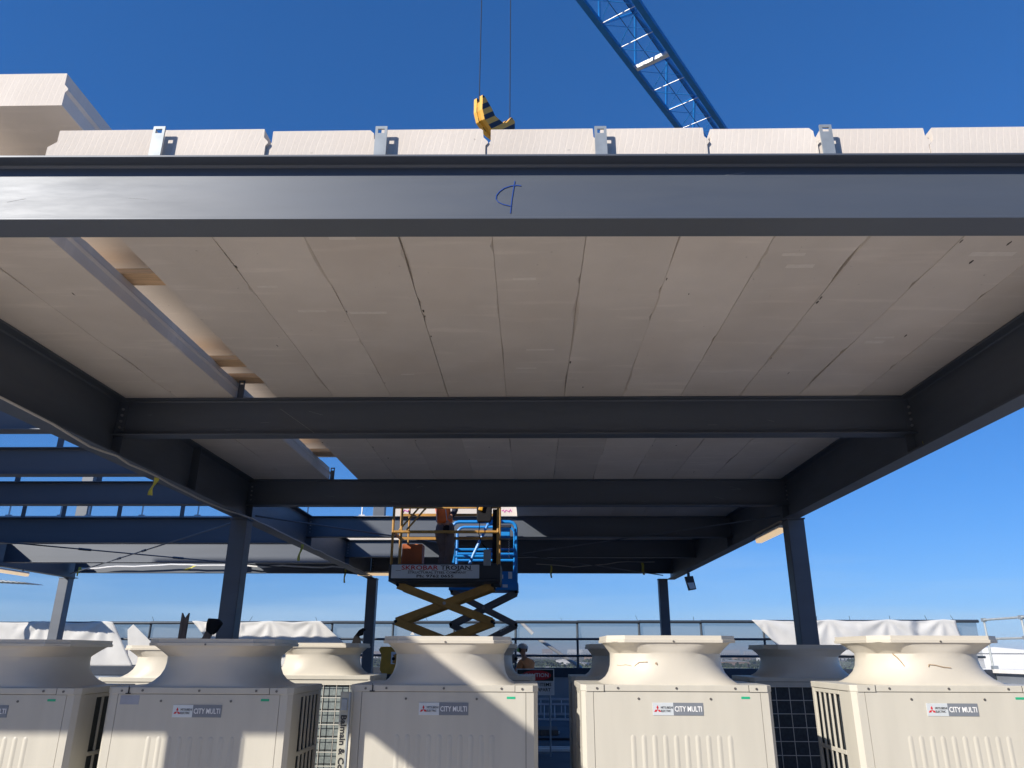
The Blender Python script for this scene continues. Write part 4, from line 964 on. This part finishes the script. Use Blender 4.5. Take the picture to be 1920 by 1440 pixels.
# trolley and ropes
tr = jo + jd*(-5.2)
MB().bar(tr + jd*-1.0 - Vector((0,0,.12)), tr + jd*1.0 - Vector((0,0,.12)), 0.7, 0.14).build('trolley', M['blue'], t)

hk = thing('hook_block', 'yellow and black striped crane hook block hanging on two ropes above the panels', 'crane hook', (-0.965, 12.0, 9.97), math.atan2(0.80, 0.62))
prof = [(x*0.745, z) for x, z in ((0, 0.36), (0.0, 0.02), (0.10, -0.17), (0.45, -0.30), (0.90, -0.30), (1.25, -0.17), (1.36, 0.02), (1.36, 0.36), (1.22, 0.40), (1.0, 0.16), (0.86, 0.09), (0.52, 0.10), (0.40, 0.20), (0.10, 0.36))]
for yy in ((-0.115, -0.035), (0.035, 0.115)):
    MB().prism(prof, 'y', yy[0], yy[1]).build('cheek_plate', M['hazard'], hk, bevel=0.004, seg=1)
for x in (0.15, 0.86):
    mb = MB(); mb.tube((x, -0.03, 0.09), (x, 0.03, 0.09), 0.12, 24); mb.build('sheave', M['charcoal'], hk)
MB().prism([(x*0.745, z) for x, z in ((0.02, 0.24), (0.02, 0.03), (0.11, -0.15), (0.45, -0.28), (0.90, -0.28), (1.24, -0.15), (1.34, 0.03), (1.34, .24), (1.30, .24), (1.28, .05), (1.2, -.11), (.88, -.24), (.47, -.24), (.15, -.11), (.07, .05), (.06, .24))], 'y', -0.034, 0.034).build('spacer', M['yellow'], hk)
MB().tube((0.507, 0, -0.32), (0.507, 0, -0.62), 0.045, 10).build('swivel', M['charcoal'], hk)
pts = [(0.507, 0, -0.62)] + [(0.507+0.14*math.sin(a), 0, -0.80+0.16*math.cos(a)) for a in [R(v) for v in range(20, 290, 22)]]
MB().path(pts, 0.035, 8).build('hook', M['charcoal'], hk, smooth=True)
for x in (0.03, 0.985):
    mb = MB(); mb.tube((x, 0, 0.09), (x, 0, JZ-0.2-9.97), 0.011, 6); mb.build('hoist_rope', M['rope'], hk)

# ------------------------------------------------------------------ parapet and edge protection
t = thing('parapet', 'grey metal clad rear parapet with dark capping below the netted guardrail', 'parapet', (0, 23.75, DECK))
PT = -0.41-DECK
MB().box(-22, 13.55, 0, 0.25, 0, PT-0.26).build('cladding', M['clad'], t)
MB().box(-22, 13.6, -0.04, 0.29, PT-0.26, PT).build('capping', M['cap'], t, bevel=0.01)
t = thing('parapet', 'right hand parapet with white capping over a shiny grey gutter', 'parapet', (13.6, 0, DECK))
MB().box(0, 0.3, -13, 23.7, 0, PT-0.12).build('cladding', M['clad'], t); MB().box(-0.08, 0.38, -13, 23.75, PT-0.09, PT+.02).build('capping', M['capwhite'], t, bevel=0.008)
MB().box(-0.06, 0.34, -13, 23.7, PT-0.13, PT-0.09).build('drip_edge', M['cap'], t)

YF = 23.95; ZT = 0.90; ZT_ = ZT
def ftop(x): return 0.865 + 0.0062*(x+4)*0.8
def fence_bay(label, x0, x1, m, net=True, endpost=False):
    t = thing('guardrail_bay', label, 'guardrail', (x0, YF, -0.41), 0, 'guardrail bays')
    w_ = x1-x0; h = ftop((x0+x1)/2)+0.41
    MB().tube((0, 0, 0), (0, 0, h), 0.035, 8).build('post', M[m], t)
    if endpost: MB().tube((w_-0.04, 0, 0), (w_-0.04, 0, h), 0.035, 8).build('post', M[m], t)
    for f, r in ((1.0, 0.045), (0.62, 0.035), (0.255, 0.035)):
        MB().tube((0, -0.04, h*f), (w_-0.002, -0.04, h*f), r, 8).build('rail', M[m], t)
    MB().box(-0.08, 0.08, -0.08, 0.08, 0, 0.012).build('foot_plate', M[m], t)
    if net:
        nb = MB(); NX, NZ = 10, 6; vs = []
        for j in range(NZ+1):
            for i in range(NX+1):
                x = w_*i/NX; z = 0.03+(h-0.03)*j/NZ; vs.append((x, 0.05+0.05*noise.noise(Vector((x0+x, z*2, 1)))+0.02, z-0.02*math.sin(math.pi*i/NX)*(j == NZ)))
        nb.add(vs, [(j*(NX+1)+i, j*(NX+1)+i+1, (j+1)*(NX+1)+i+1, (j+1)*(NX+1)+i) for j in range(NZ) for i in range(NX)])
        nb.build('shade_net', M['net'], t, smooth=True)
pitch = 1.87; k = 0
xsF = []
x = -0.41 - pitch*9
while x < 13.0: xsF.append(x); x += pitch
xsF[-1] = min(xsF[-1], 12.9)
nF = len(xsF)
for i, x in enumerate(xsF):
    x1 = xsF[i+1] if i+1 < nF else 13.5
    fence_bay('netted dark guardrail bay on the rear parapet, number %d from the left' % (i+1), x, x1, 'scafdark')
# right return rails
ys_ = [23.7, 21.9, 20.1, 18.3, 16.5, 14.7]
for i, y in enumerate(ys_[:-1]):
    t = thing('guardrail_bay', 'bare pale scaffold guardrail bay on the right parapet, ' + ['farthest', 'second farthest', 'third farthest', 'fourth farthest', 'nearest'][i], 'guardrail', (13.55, y, -0.40), 0, 'guardrail bays')
    MB().tube((0, 0, 0), (0, 0, 1.40), 0.03, 8).build('post', M['scaf'], t)
    for z in (1.38, 0.84): MB().tube((0, 0.1, z), (0.0, ys_[i+1]-y+0.002, z), 0.032, 8).build('rail', M['scaf'], t)
    MB().box(-0.03, 0.12, -0.06, 0.06, 0, 0.10).build('foot_clamp', M['galv'], t)
    MB().box(-0.05, 0.05, -0.06, 0.06, 1.33, 1.43).build('coupler', M['galv'], t); MB().box(-0.05, 0.05, -0.06, 0.06, 0.79, 0.89).build('coupler', M['galv'], t)

def tarp(label, corners, ties, seed):
    """corners: 4 (x,z) bl,br,tr,tl in the fence plane; ties: x positions where it is tied along the top"""
    NX, NZ = 90, 26; mb = MB(); vs = []
    bl, br, tr_, tl = [Vector(c) for c in corners]
    for j in range(NZ+1):
        v = j/NZ
        for i in range(NX+1):
            u = i/NX; p = bl.lerp(br, u).lerp(tl.lerp(tr_, u), v); x, z = p.x, p.y
            dist = min(abs(x-a) for a in ties); near = min(ties, key=lambda a: abs(x-a))
            sag = 0.05*math.sin(min(1, dist/0.9)*math.pi/2)*v**6
            ang = math.atan2(x-near, max(0.05, (tl.lerp(tr_, u).y)-z+0.05))
            rad = math.hypot(x-near, tl.y-z)
            fold = 0.026*math.sin(ang*8+seed+near*3)*min(1, rad/0.35)*math.exp(-rad*0.35)
            y = -0.16 + fold + 0.018*noise.noise(Vector((x*1.1, z*1.6, seed))) + 0.006*noise.noise(Vector((x*5, z*3, seed)))
            # droops over the top rail
            vs.append((x, YF+y, z - sag + 0.012*noise.noise(Vector((x*3, 0, seed)))))
    mb.add(vs, [(j*(NX+1)+i, j*(NX+1)+i+1, (j+1)*(NX+1)+i+1, (j+1)*(NX+1)+i) for j in range(NZ) for i in range(NX)])
    o = mb.build('tarpaulin', M['tarp'], smooth=True)
    s = o.modifiers.new('solid', 'SOLIDIFY'); s.thickness = 0.004
    return tag(o, label, 'tarpaulin', 'white tarpaulins on the guardrail')
def zt_(x): return ftop(x)+0.05
tarp('white tarpaulin on the guardrail at the far left, beyond the second condenser', [(-19.0, -0.42), (-11.9, -0.42), (-12.75, zt_(-12.7)), (-19.0, zt_(-18))], [-18.6, -16.6, -14.9, -13.0], 1.0)
tarp('white tarpaulin on the guardrail behind the nearest left column, slanting down to the right', [(-9.0, -0.42), (-4.75, -0.42), (-6.35, zt_(-6.4)), (-10.3, zt_(-10.2))], [-10.2, -9.5, -7.9, -6.5], 4.0)
tarp('white tarpaulin on the guardrail at the right behind the end condenser', [(7.6, 0.0), (12.95, -0.1), (12.75, zt_(12.8)), (6.7, zt_(6.7))], [6.8, 7.05, 9.0, 10.75, 12.4], 7.0)
# short torn tail of tarp and white tubes added as sun streaks behind the netting
def scrap(label, pts, y, name='tarp_scrap', m='tarp', th=0.01, cat='tarpaulin'):
    return tag(MB().prism(pts, 'y', y, y+th).build(name, M[m]), label, cat)
scrap('pointed white flap of tarpaulin hanging left of the notched post', [(-12.05, -0.38), (-11.1, -0.38), (-11.5, 0.3), (-12.1, 0.78), (-12.25, 0.62)], YF-0.16)
scrap('small white triangular flap in the netting beside the far left column', [(-5.15+1.55, 0.50), (-5.15+1.68, 0.50), (-5.15+1.62, 0.62)], YF-0.1)
t = thing('net_sun_streaks', 'white tubes added as sun streaks, slanting down behind the rear netting', 'sun streak', (0, 0, 0))  # white tubes added in place of sun patches on the netting
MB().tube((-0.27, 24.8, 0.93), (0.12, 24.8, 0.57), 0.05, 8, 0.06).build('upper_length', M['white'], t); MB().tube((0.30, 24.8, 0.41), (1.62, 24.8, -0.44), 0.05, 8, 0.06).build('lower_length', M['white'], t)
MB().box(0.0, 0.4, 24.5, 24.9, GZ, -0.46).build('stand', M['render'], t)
# cable-tie tails on top of the rail
for i, x in enumerate((-14.6, -11.55, -8.6, -6.5, -3.1, -1.4, -0.9, 1.0, 3.3, 5.0, 8.7, 9.7, 10.9, 12.0, 12.8)):
    rnd = random.Random(i); dx = rnd.uniform(-.1, .1)
    o = MB().tube((0, 0, 0), (dx, 0, rnd.uniform(.09, .16)), 0.007, 4).build('tie_tail', M['scafdark'], None, (x, YF, ftop(x)+0.03))
    tag(o, 'thin dark tie end sticking up from the rear guardrail, number %d from the left' % (i+1), 'cable tie', 'tie ends on the guardrail')
# corrugated awning at the far left
t = thing('awning', 'strip of grey corrugated sheet at the left picture edge under the lamp', 'roof sheet', (-17.0, 22.0, 1.95)); t.rotation_euler = (0, R(2.5), 0)
cm = MB(); pr = []
for k in range(33): pr.append((2.5*k/32, 0.02*(k % 2)+0.0))
cm.prism(pr + [(a, b+0.12*(1-a/2.6)) for a, b in reversed(pr)], 'y', 0, 0.8); cm.build('sheet', M['galv'], t)
MB().tube((0.2, 0.4, 0), (0.2, 0.4, -3.7), 0.05, 8).build('post', M['scaf'], t)

# ------------------------------------------------------------------ people
def skin_obj(name, pts, edges, m, parent, sub=2, root=0):
    me = bpy.data.meshes.new(name); me.from_pydata([p[:3] for p in pts], edges, [])
    o = bpy.data.objects.new(name, me); C.objects.link(o)
    sk = o.modifiers.new('skin', 'SKIN'); sk.use_smooth_shade = True
    for i, v in enumerate(me.skin_vertices[0].data):
        r = pts[i][3]; v.radius = (r, pts[i][4] if len(pts[i]) > 4 else r)
    me.skin_vertices[0].data[root].use_root = True
    s = o.modifiers.new('sub', 'SUBSURF'); s.levels = sub; s.render_levels = sub
    bpy.context.view_layer.update(); dg = bpy.context.evaluated_depsgraph_get()
    nm = bpy.data.meshes.new_from_object(o.evaluated_get(dg)); nm.name = name
    bpy.data.objects.remove(o); bpy.data.meshes.remove(me)
    nm.materials.clear(); nm.materials.append(m)
    for p in nm.polygons: p.use_smooth = True
    o = bpy.data.objects.new(name, nm); C.objects.link(o); o.parent = parent
    return o
def hand(parent, wrist, d, side=1, s=1.0, name='hand'):
    """palm, four fingers and a thumb as one skinned mesh reaching along d from the wrist"""
    d = Vector(d).normalized(); a = d.orthogonal().normalized(); b = d.cross(a); W_ = Vector(wrist)
    pts = [(*W_, 0.024*s), (*(W_+d*0.05*s), 0.030*s), (*(W_+d*0.085*s), 0.030*s)]; ed = [(0, 1), (1, 2)]
    for k, L in enumerate((0.065, 0.075, 0.07, 0.055)):
        o = (k-1.5)*0.020*s; q = W_+d*0.095*s+a*o; i0 = len(pts)
        pts += [(*q, 0.0095*s), (*(q+d*L*0.5*s+b*0.010*s), 0.0088*s), (*(q+d*L*0.85*s+b*0.035*s), 0.008*s)]
        ed += [(2, i0), (i0, i0+1), (i0+1, i0+2)]
    i0 = len(pts); q = W_+d*0.035*s-a*0.034*s*side
    pts += [(*q, 0.012*s), (*(q+d*0.035*s-a*0.02*s*side+b*0.01*s), 0.010*s), (*(q+d*0.06*s-a*0.02*s*side+b*0.03*s), 0.009*s)]
    ed += [(1, i0), (i0, i0+1), (i0+1, i0+2)]
    return skin_obj(name, pts, ed, M['skin'], parent, 1, 0)

def head(parent, c, face, s=1.0, name='head'):
    """continuous head with nose, brow, chin and ears; face = direction it looks"""
    f = Vector(face).normalized(); up = Vector((0, 0, 1)); r = f.cross(up).normalized(); up = r.cross(f)
    c = Vector(c); mb = MB(); nu, nv = 24, 18; vs = []
    for j in range(nv+1):
        t_ = math.pi*j/nv
        for i in range(nu):
            p = 2*math.pi*i/nu; x = math.sin(t_)*math.cos(p); y = math.sin(t_)*math.sin(p); z = math.cos(t_)
            rx, ry, rz = 0.075, 0.095, 0.115
            X = x*rx*(1-0.18*max(0, -z)); Y = y*ry*(1-0.10*max(0, -z)); Z = z*rz
            if y > 0.8 and abs(x) < 0.25 and -0.35 < z < 0.1: Y += 0.018*(1-abs(x)/0.25)
            if y > 0.6 and abs(abs(x)-0.35) < 0.15 and 0.0 < z < 0.2: Y -= 0.008
            if y > 0.7 and -0.6 < z < -0.45: Y += 0.004
            vs.append(c + (r*X + f*Y + up*Z)*s)
    fs = [(j*nu+i, (j+1)*nu+i, (j+1)*nu+(i+1) % nu, j*nu+(i+1) % nu) for j in range(nv) for i in range(nu)]
    mb.add(vs, fs)
    for sg in (-1, 1):
        e = c + r*sg*0.077*s; mb.sphere((e.x, e.y, e.z), 0.014*s, 0.02*s, 0.03*s, 8, 6)
    o = mb.build(name, M['skin'], parent, smooth=True)
    return o

# worker on the ochre lift
PZ = 1.06 + 0.064
t = thing('person', 'worker in orange vest and taupe trousers standing on the ochre lift platform', 'person', (-1.42, 12.84, PZ))
def V(*a): return a
body = [(0.0, 0, 0.92, 0.155, 0.115), (-0.03, 0, 1.08, 0.145, 0.105), (-0.07, 0.0, 1.25, 0.165, 0.115), (-0.09, 0, 1.40, 0.16, 0.10), (-0.10, 0.0, 1.50, 0.06), (-0.10, 0.02, 1.58, 0.055), (-0.10, 0.03, 1.68, 0.09),
        (0.06, 0.02, 0.82, 0.10), (0.085, 0.03, 0.47, 0.068), (0.01, 0.02, 0.12, 0.045), (-0.07, -0.01, 0.82, 0.10), (-0.02, 0.09, 0.47, 0.066), (-0.08, 0.06, 0.12, 0.045),
        (0.10, 0, 1.43, 0.06), (0.17, -0.04, 1.18, 0.045), (0.06, -0.14, 1.0, 0.034), (-0.28, 0, 1.43, 0.06), (-0.34, 0.08, 1.66, 0.045), (-0.30, 0.14, 1.92, 0.034)]
be = [(0, 1), (1, 2), (2, 3), (3, 4), (4, 5), (5, 6), (0, 7), (7, 8), (8, 9), (0, 10), (10, 11), (11, 12), (3, 13), (13, 14), (14, 15), (3, 16), (16, 17), (17, 18)]
skin_obj('body', body, be, M['skin'], t)
up_ = 0.014
tro = [(0.0, 0, 0.94, 0.168, 0.128), (0.0, 0, 1.0, 0.16, 0.125)] + [(0.06, 0.02, 0.82, 0.118), (0.085, 0.03, 0.47, 0.085), (0.01, 0.02, 0.10, 0.068), (-0.07, -0.01, 0.82, 0.118), (-0.02, 0.09, 0.47, 0.083), (-0.08, 0.06, 0.10, 0.068)]
skin_obj('trousers', tro, [(0, 1), (0, 2), (2, 3), (3, 4), (0, 5), (5, 6), (6, 7)], M['trouser'], t)
skin_obj('vest', [(-0.005, 0, 0.93, 0.198, 0.152), (-0.015, 0, 1.0, 0.192, 0.148), (-0.04, 0, 1.12, 0.182, 0.138), (-0.07, 0, 1.25, 0.198, 0.142), (-0.09, 0, 1.40, 0.19, 0.125), (-0.10, 0, 1.47, 0.09)], [(0, 1), (1, 2), (2, 3), (3, 4), (4, 5)], M['hivis'], t)
skin_obj('shirt_sleeve', [(0.08, 0, 1.43, 0.075), (0.17, -0.04, 1.18, 0.058), (0.09, -0.11, 1.04, 0.045)], [(0, 1), (1, 2)], M['navy'], t, 1)
skin_obj('shirt_sleeve', [(-0.26, 0, 1.43, 0.075), (-0.34, 0.08, 1.66, 0.056), (-0.31, 0.13, 1.86, 0.043)], [(0, 1), (1, 2)], M['navy'], t, 1)
for sx_ in (-1, 1): MB().bar((-0.05+sx_*0.09, -0.146, 0.96), (-0.09+sx_*0.06, -0.142, 1.42), 0.012, 0.04, up=(0, 1, 0)).build('reflective_strip', M['silver'], t)
MB().box(-0.02, 0.08, -0.19, -0.13, 0.76, 0.90).build('tool_pouch', M['rubber'], t, bevel=0.015)
for x, y in ((0.01, 0.0), (-0.08, 0.04)):
    MB().prism([(y-0.17, 0), (y+0.10, 0), (y+0.10, 0.11), (y-0.01, 0.12), (y-0.06, 0.07), (y-0.17, 0.045)], 'x', x-0.048, x+0.048).build('boot', M['navy'], t, bevel=0.018)
hand(t, (0.055, -0.145, 0.99), (-0.25, -0.2, -1.0), 1); hand(t, (-0.30, 0.145, 1.93), (0.2, 0.1, 1), -1)
head(t, (-0.10, 0.05, 1.71), (0.1, 1, 0.1))
MB().sphere((-0.10, 0.04, 1.76), 0.115, 0.135, 0.10).build('helmet', M['helmet'], t, smooth=True)

# worker behind the middle condenser, turned away
t = thing('person', 'worker in orange shirt and grey helmet with ear muffs behind the middle condenser', 'person', (0.0, 19.0, DECK+0.12), R(50))
MB_ = MB().box(-0.55, 0.65, 18.55, 19.45, 0, 0.118); tag(MB_.build('timber_pallet', M['brown'], None, (0, 0, DECK+0.001), bevel=0.01), 'low dark timber pallet under the worker behind the middle condenser', 'pallet')
body = [(0.0, 0, 0.93, 0.15, 0.12), (0.0, 0.03, 1.10, 0.15, 0.115), (-0.02, 0.06, 1.28, 0.17, 0.12), (-0.04, 0.08, 1.42, 0.15, 0.10), (-0.07, 0.10, 1.52, 0.06), (-0.08, 0.12, 1.60, 0.055), (-0.09, 0.13, 1.68, 0.09),
        (0.10, 0, 0.82, 0.10), (0.11, -0.01, 0.47, 0.068), (0.11, -0.03, 0.10, 0.045), (-0.10, 0, 0.82, 0.10), (-0.11, 0.02, 0.47, 0.068), (-0.11, 0.0, 0.10, 0.045),
        (0.17, 0.08, 1.40, 0.06), (0.24, 0.12, 1.12, 0.045), (0.10, 0.30, 1.02, 0.033), (-0.21, 0.08, 1.40, 0.06), (-0.30, 0.16, 1.14, 0.045), (-0.27, 0.36, 1.06, 0.033)]
skin_obj('body', body, be, M['skin'], t)
skin_obj('trousers', [(0.0, 0, 0.94, 0.165, 0.135), (0, 0.01, 1.01, .158, .13), (0.10, 0, 0.82, 0.118), (0.11, -0.01, 0.47, 0.085), (0.11, -0.03, 0.10, 0.068), (-0.10, 0, 0.82, 0.118), (-0.11, 0.02, 0.47, 0.085), (-0.11, 0.0, 0.10, 0.068)], [(0, 1), (0, 2), (2, 3), (3, 4), (0, 5), (5, 6), (6, 7)], M['navy'], t)
sh = skin_obj('shirt', [(0.0, 0.01, 0.98, 0.175, 0.145), (0.0, 0.03, 1.10, 0.178, 0.14), (-0.02, 0.06, 1.28, 0.20, 0.145), (-0.04, 0.08, 1.42, 0.178, 0.125), (-0.065, 0.10, 1.50, 0.085), (0.17, 0.08, 1.40, 0.08), (0.24, 0.12, 1.12, 0.065), (0.13, 0.26, 1.04, 0.045), (-0.21, 0.08, 1.40, 0.08), (-0.30, 0.16, 1.14, 0.062), (-0.28, 0.32, 1.07, 0.045)],
         [(0, 1), (1, 2), (2, 3), (3, 4), (3, 5), (5, 6), (6, 7), (3, 8), (8, 9), (9, 10)], M['hivis2'], t)
def ringband(z, rx, ry, cx, cyy, h=0.05):
    MB().prism([(cx+rx*math.cos(a), cyy+ry*math.sin(a)) for a in [k*math.pi/14 for k in range(28)]], 'z', z, z+h).build('reflective_band', M['silver'], t, smooth=True)
ringband(1.13, 0.187, 0.150, -0.002, 0.035)
hand(t, (0.09, 0.31, 1.015), (-0.3, 1, -0.2), 1); hand(t, (-0.265, 0.37, 1.055), (0.2, 1, -0.2), -1)
head(t, (-0.09, 0.14, 1.70), (-0.35, 1, -0.15))
hm = MB(); vs = []; nu = 20; cyc = (-0.09, 0.13, 1.735)
for j in range(8):
    a = (math.pi/2)*j/7
    for i in range(nu): p = 2*math.pi*i/nu; vs.append((cyc[0]+0.12*math.cos(p)*math.cos(a), cyc[1]+0.145*math.sin(p)*math.cos(a), cyc[2]+0.115*math.sin(a)))
hm.add(vs, [(j*nu+i, j*nu+(i+1) % nu, (j+1)*nu+(i+1) % nu, (j+1)*nu+i) for j in range(7) for i in range(nu)])
hm.prism([(cyc[0]+0.125*math.cos(k*math.pi/10), cyc[1]+(0.15 if math.sin(k*math.pi/10) < 0 else 0.20)*math.sin(k*math.pi/10)) for k in range(20)], 'z', 1.728, 1.740)
hm.build('helmet', M['helmet'], t, smooth=True)
for s_ in (-1, 1): MB().sphere((-0.09+s_*0.11, 0.12, 1.70), 0.03, 0.045, 0.055).build('ear_muff', M['rubber'], t, smooth=True)
MB().sphere((-0.225, 0.16, 1.69), 0.02, 0.035, 0.045).build('visor_tab', M['lime'], t, smooth=True)
for x, y in ((0.11, -0.04), (-0.11, -0.01)):
    MB().prism([(y-0.10, 0), (y+0.18, 0), (y+0.18, 0.045), (y+0.06, 0.07), (y, 0.12), (y-0.10, 0.11)], 'x', x-0.05, x+0.05).build('boot', M['navy'], t, bevel=0.018)
MB().prism([(-0.9, 0), (-.15, 0), (-.3, .55), (-.62, .62), (-.95, .35)], 'y', 0.0, 0.4).build('x', M['charcoal'])
ms = bpy.data.objects['x']; ms.name = 'covered_machine'; ms.location = (-0.05, 18.2, DECK+0.93)
tag(ms, 'dark grey covered machine just left of the worker behind the middle condenser', 'machine')
MB().box(-0.85, -0.2, 0.05, 0.35, -0.93, 0).build('stand', M['charcoal'], ms)

# ------------------------------------------------------------------ far plain: trees, sheds, town
rnd = random.Random(5)
wd = MB()
def clump(mb, x, y, z, r, h, rn, nl=26):
    for q in range(nl):
        a = rn.uniform(0, 6.28); rr = r*math.sqrt(rn.random()); zz = z + h*(0.25+0.75*rn.random()*(1-0.5*rr/r))
        px, py = x+rr*math.cos(a), y+rr*math.sin(a); s = r*rn.uniform(0.25, 0.45); al = rn.uniform(0, 3.14); tl_ = rn.uniform(-0.5, 0.5)
        u = Vector((math.cos(al), math.sin(al), tl_*0.5))*s; v = Vector((-math.sin(al)*tl_, math.cos(al)*tl_, 1)).normalized()*s*0.7
        c = Vector((px, py, zz)); mb.add([c-u-v, c+u-v*0.6, c+u*0.7+v, c-u*0.8+v*0.8], [(0, 1, 2, 3)])
for q in range(2600):
    a = rnd.uniform(-0.75, 0.75); d = 420*math.exp(rnd.random()*1.75)
    x, y = d*math.sin(a), d*math.cos(a)
    if noise.noise(Vector((x/260, y/260, 9))) < -0.12 and d > 700: continue
    clump(wd, x, y, gh(x, y), rnd.uniform(4, 8)*(1+d/2500), rnd.uniform(7, 12), rnd, 9)
o = wd.build('woodland', M['tree']); tag(o, 'dark green woodland spread over the plain beyond the parapet', 'woodland', kind='stuff')

def shed(x, y, w_, d_, h, m, rz, label, cat='warehouse', roof=0.12):
    t = thing('warehouse' if cat == 'warehouse' else 'block_building', label, cat, (x, y, gh(x, y)-0.5), rz, 'buildings on the plain')
    MB().box(-w_/2, w_/2, -d_/2, d_/2, 0, h).build('wall', M[m], t)
    if roof: MB().prism([(-w_/2-1, h), (w_/2+1, h), (0, h+w_*roof*0.4)], 'y', -d_/2-1, d_/2+1).build('roof', M['shed' if m == 'shed' else 'shed2'], t)
    for k in range(max(2, int(w_/14))):
        xx = -w_/2+w_*(k+0.5)/max(2, int(w_/14)); MB().box(xx-2.2, xx+2.2, -d_/2-0.2, -d_/2-0.05, 0, h*0.5).build('door', M['charcoal'], t)
cols = ['shed', 'shed2', 'brick', 'shed']; nmk = {'shed': 'white', 'shed2': 'grey', 'brick': 'brown'}
cnt = 0
for q in range(75):
    a = -0.62 + 1.26*(q+0.5)/75 + rnd.uniform(-0.005, 0.005); d = rnd.uniform(1300, 4200)
    m_ = rnd.choice(cols); ww = rnd.uniform(25, 90)*(0.5+d/3500); hh = rnd.uniform(7, 13)*(0.6+d/5000)
    shed(d*math.sin(a), d*math.cos(a), ww, rnd.uniform(20, 50), hh, m_, rnd.uniform(-0.3, 0.3), 'far %s %s building on the plain, number %d counted from the left' % (nmk[m_], 'wide' if ww > 60 else 'narrow', q+1))
for q in range(46):
    a = -0.62 + 1.26*(q+0.5)/46 + rnd.uniform(-0.008, 0.008); d = rnd.uniform(6000, 9500); hh = rnd.uniform(18, 60); ww = rnd.uniform(40, 220)
    shed(d*math.sin(a), d*math.cos(a), ww, 40, hh, rnd.choice(['shed2', 'shed', 'brick']), 0, 'hazy town block on the horizon, number %d counted from the left' % (q+1), 'building', 0)
shed(345, 620, 90, 60, 25.5, 'shed', R(-8), 'long white warehouse at the right beyond the scaffold rails'); shed(470, 700, 130, 60, 22.5, 'shed', R(-10), 'low white warehouse at the right picture edge')

# haze around the whole scene
hz = MB().box(-12500, 12500, -400, 12500, GZ-30, 75).build('haze', None); hz['kind'] = 'stuff'
tag(hz, 'thin pale haze over the plain', 'haze', kind='stuff')
hm_ = bpy.data.materials.new('haze'); hm_.use_nodes = True; nn = hm_.node_tree; nn.nodes.remove(nn.nodes['Principled BSDF'])
pv = nn.nodes.new('ShaderNodeVolumePrincipled'); pv.inputs['Color'].default_value = (0.80, 0.87, 0.95, 1); pv.inputs['Density'].default_value = 0.00012; pv.inputs['Anisotropy'].default_value = 0.0
nn.links.new(pv.outputs[0], nn.nodes['Material Output'].inputs['Volume']); hz.data.materials.append(hm_)
hz.display_type = 'WIRE'
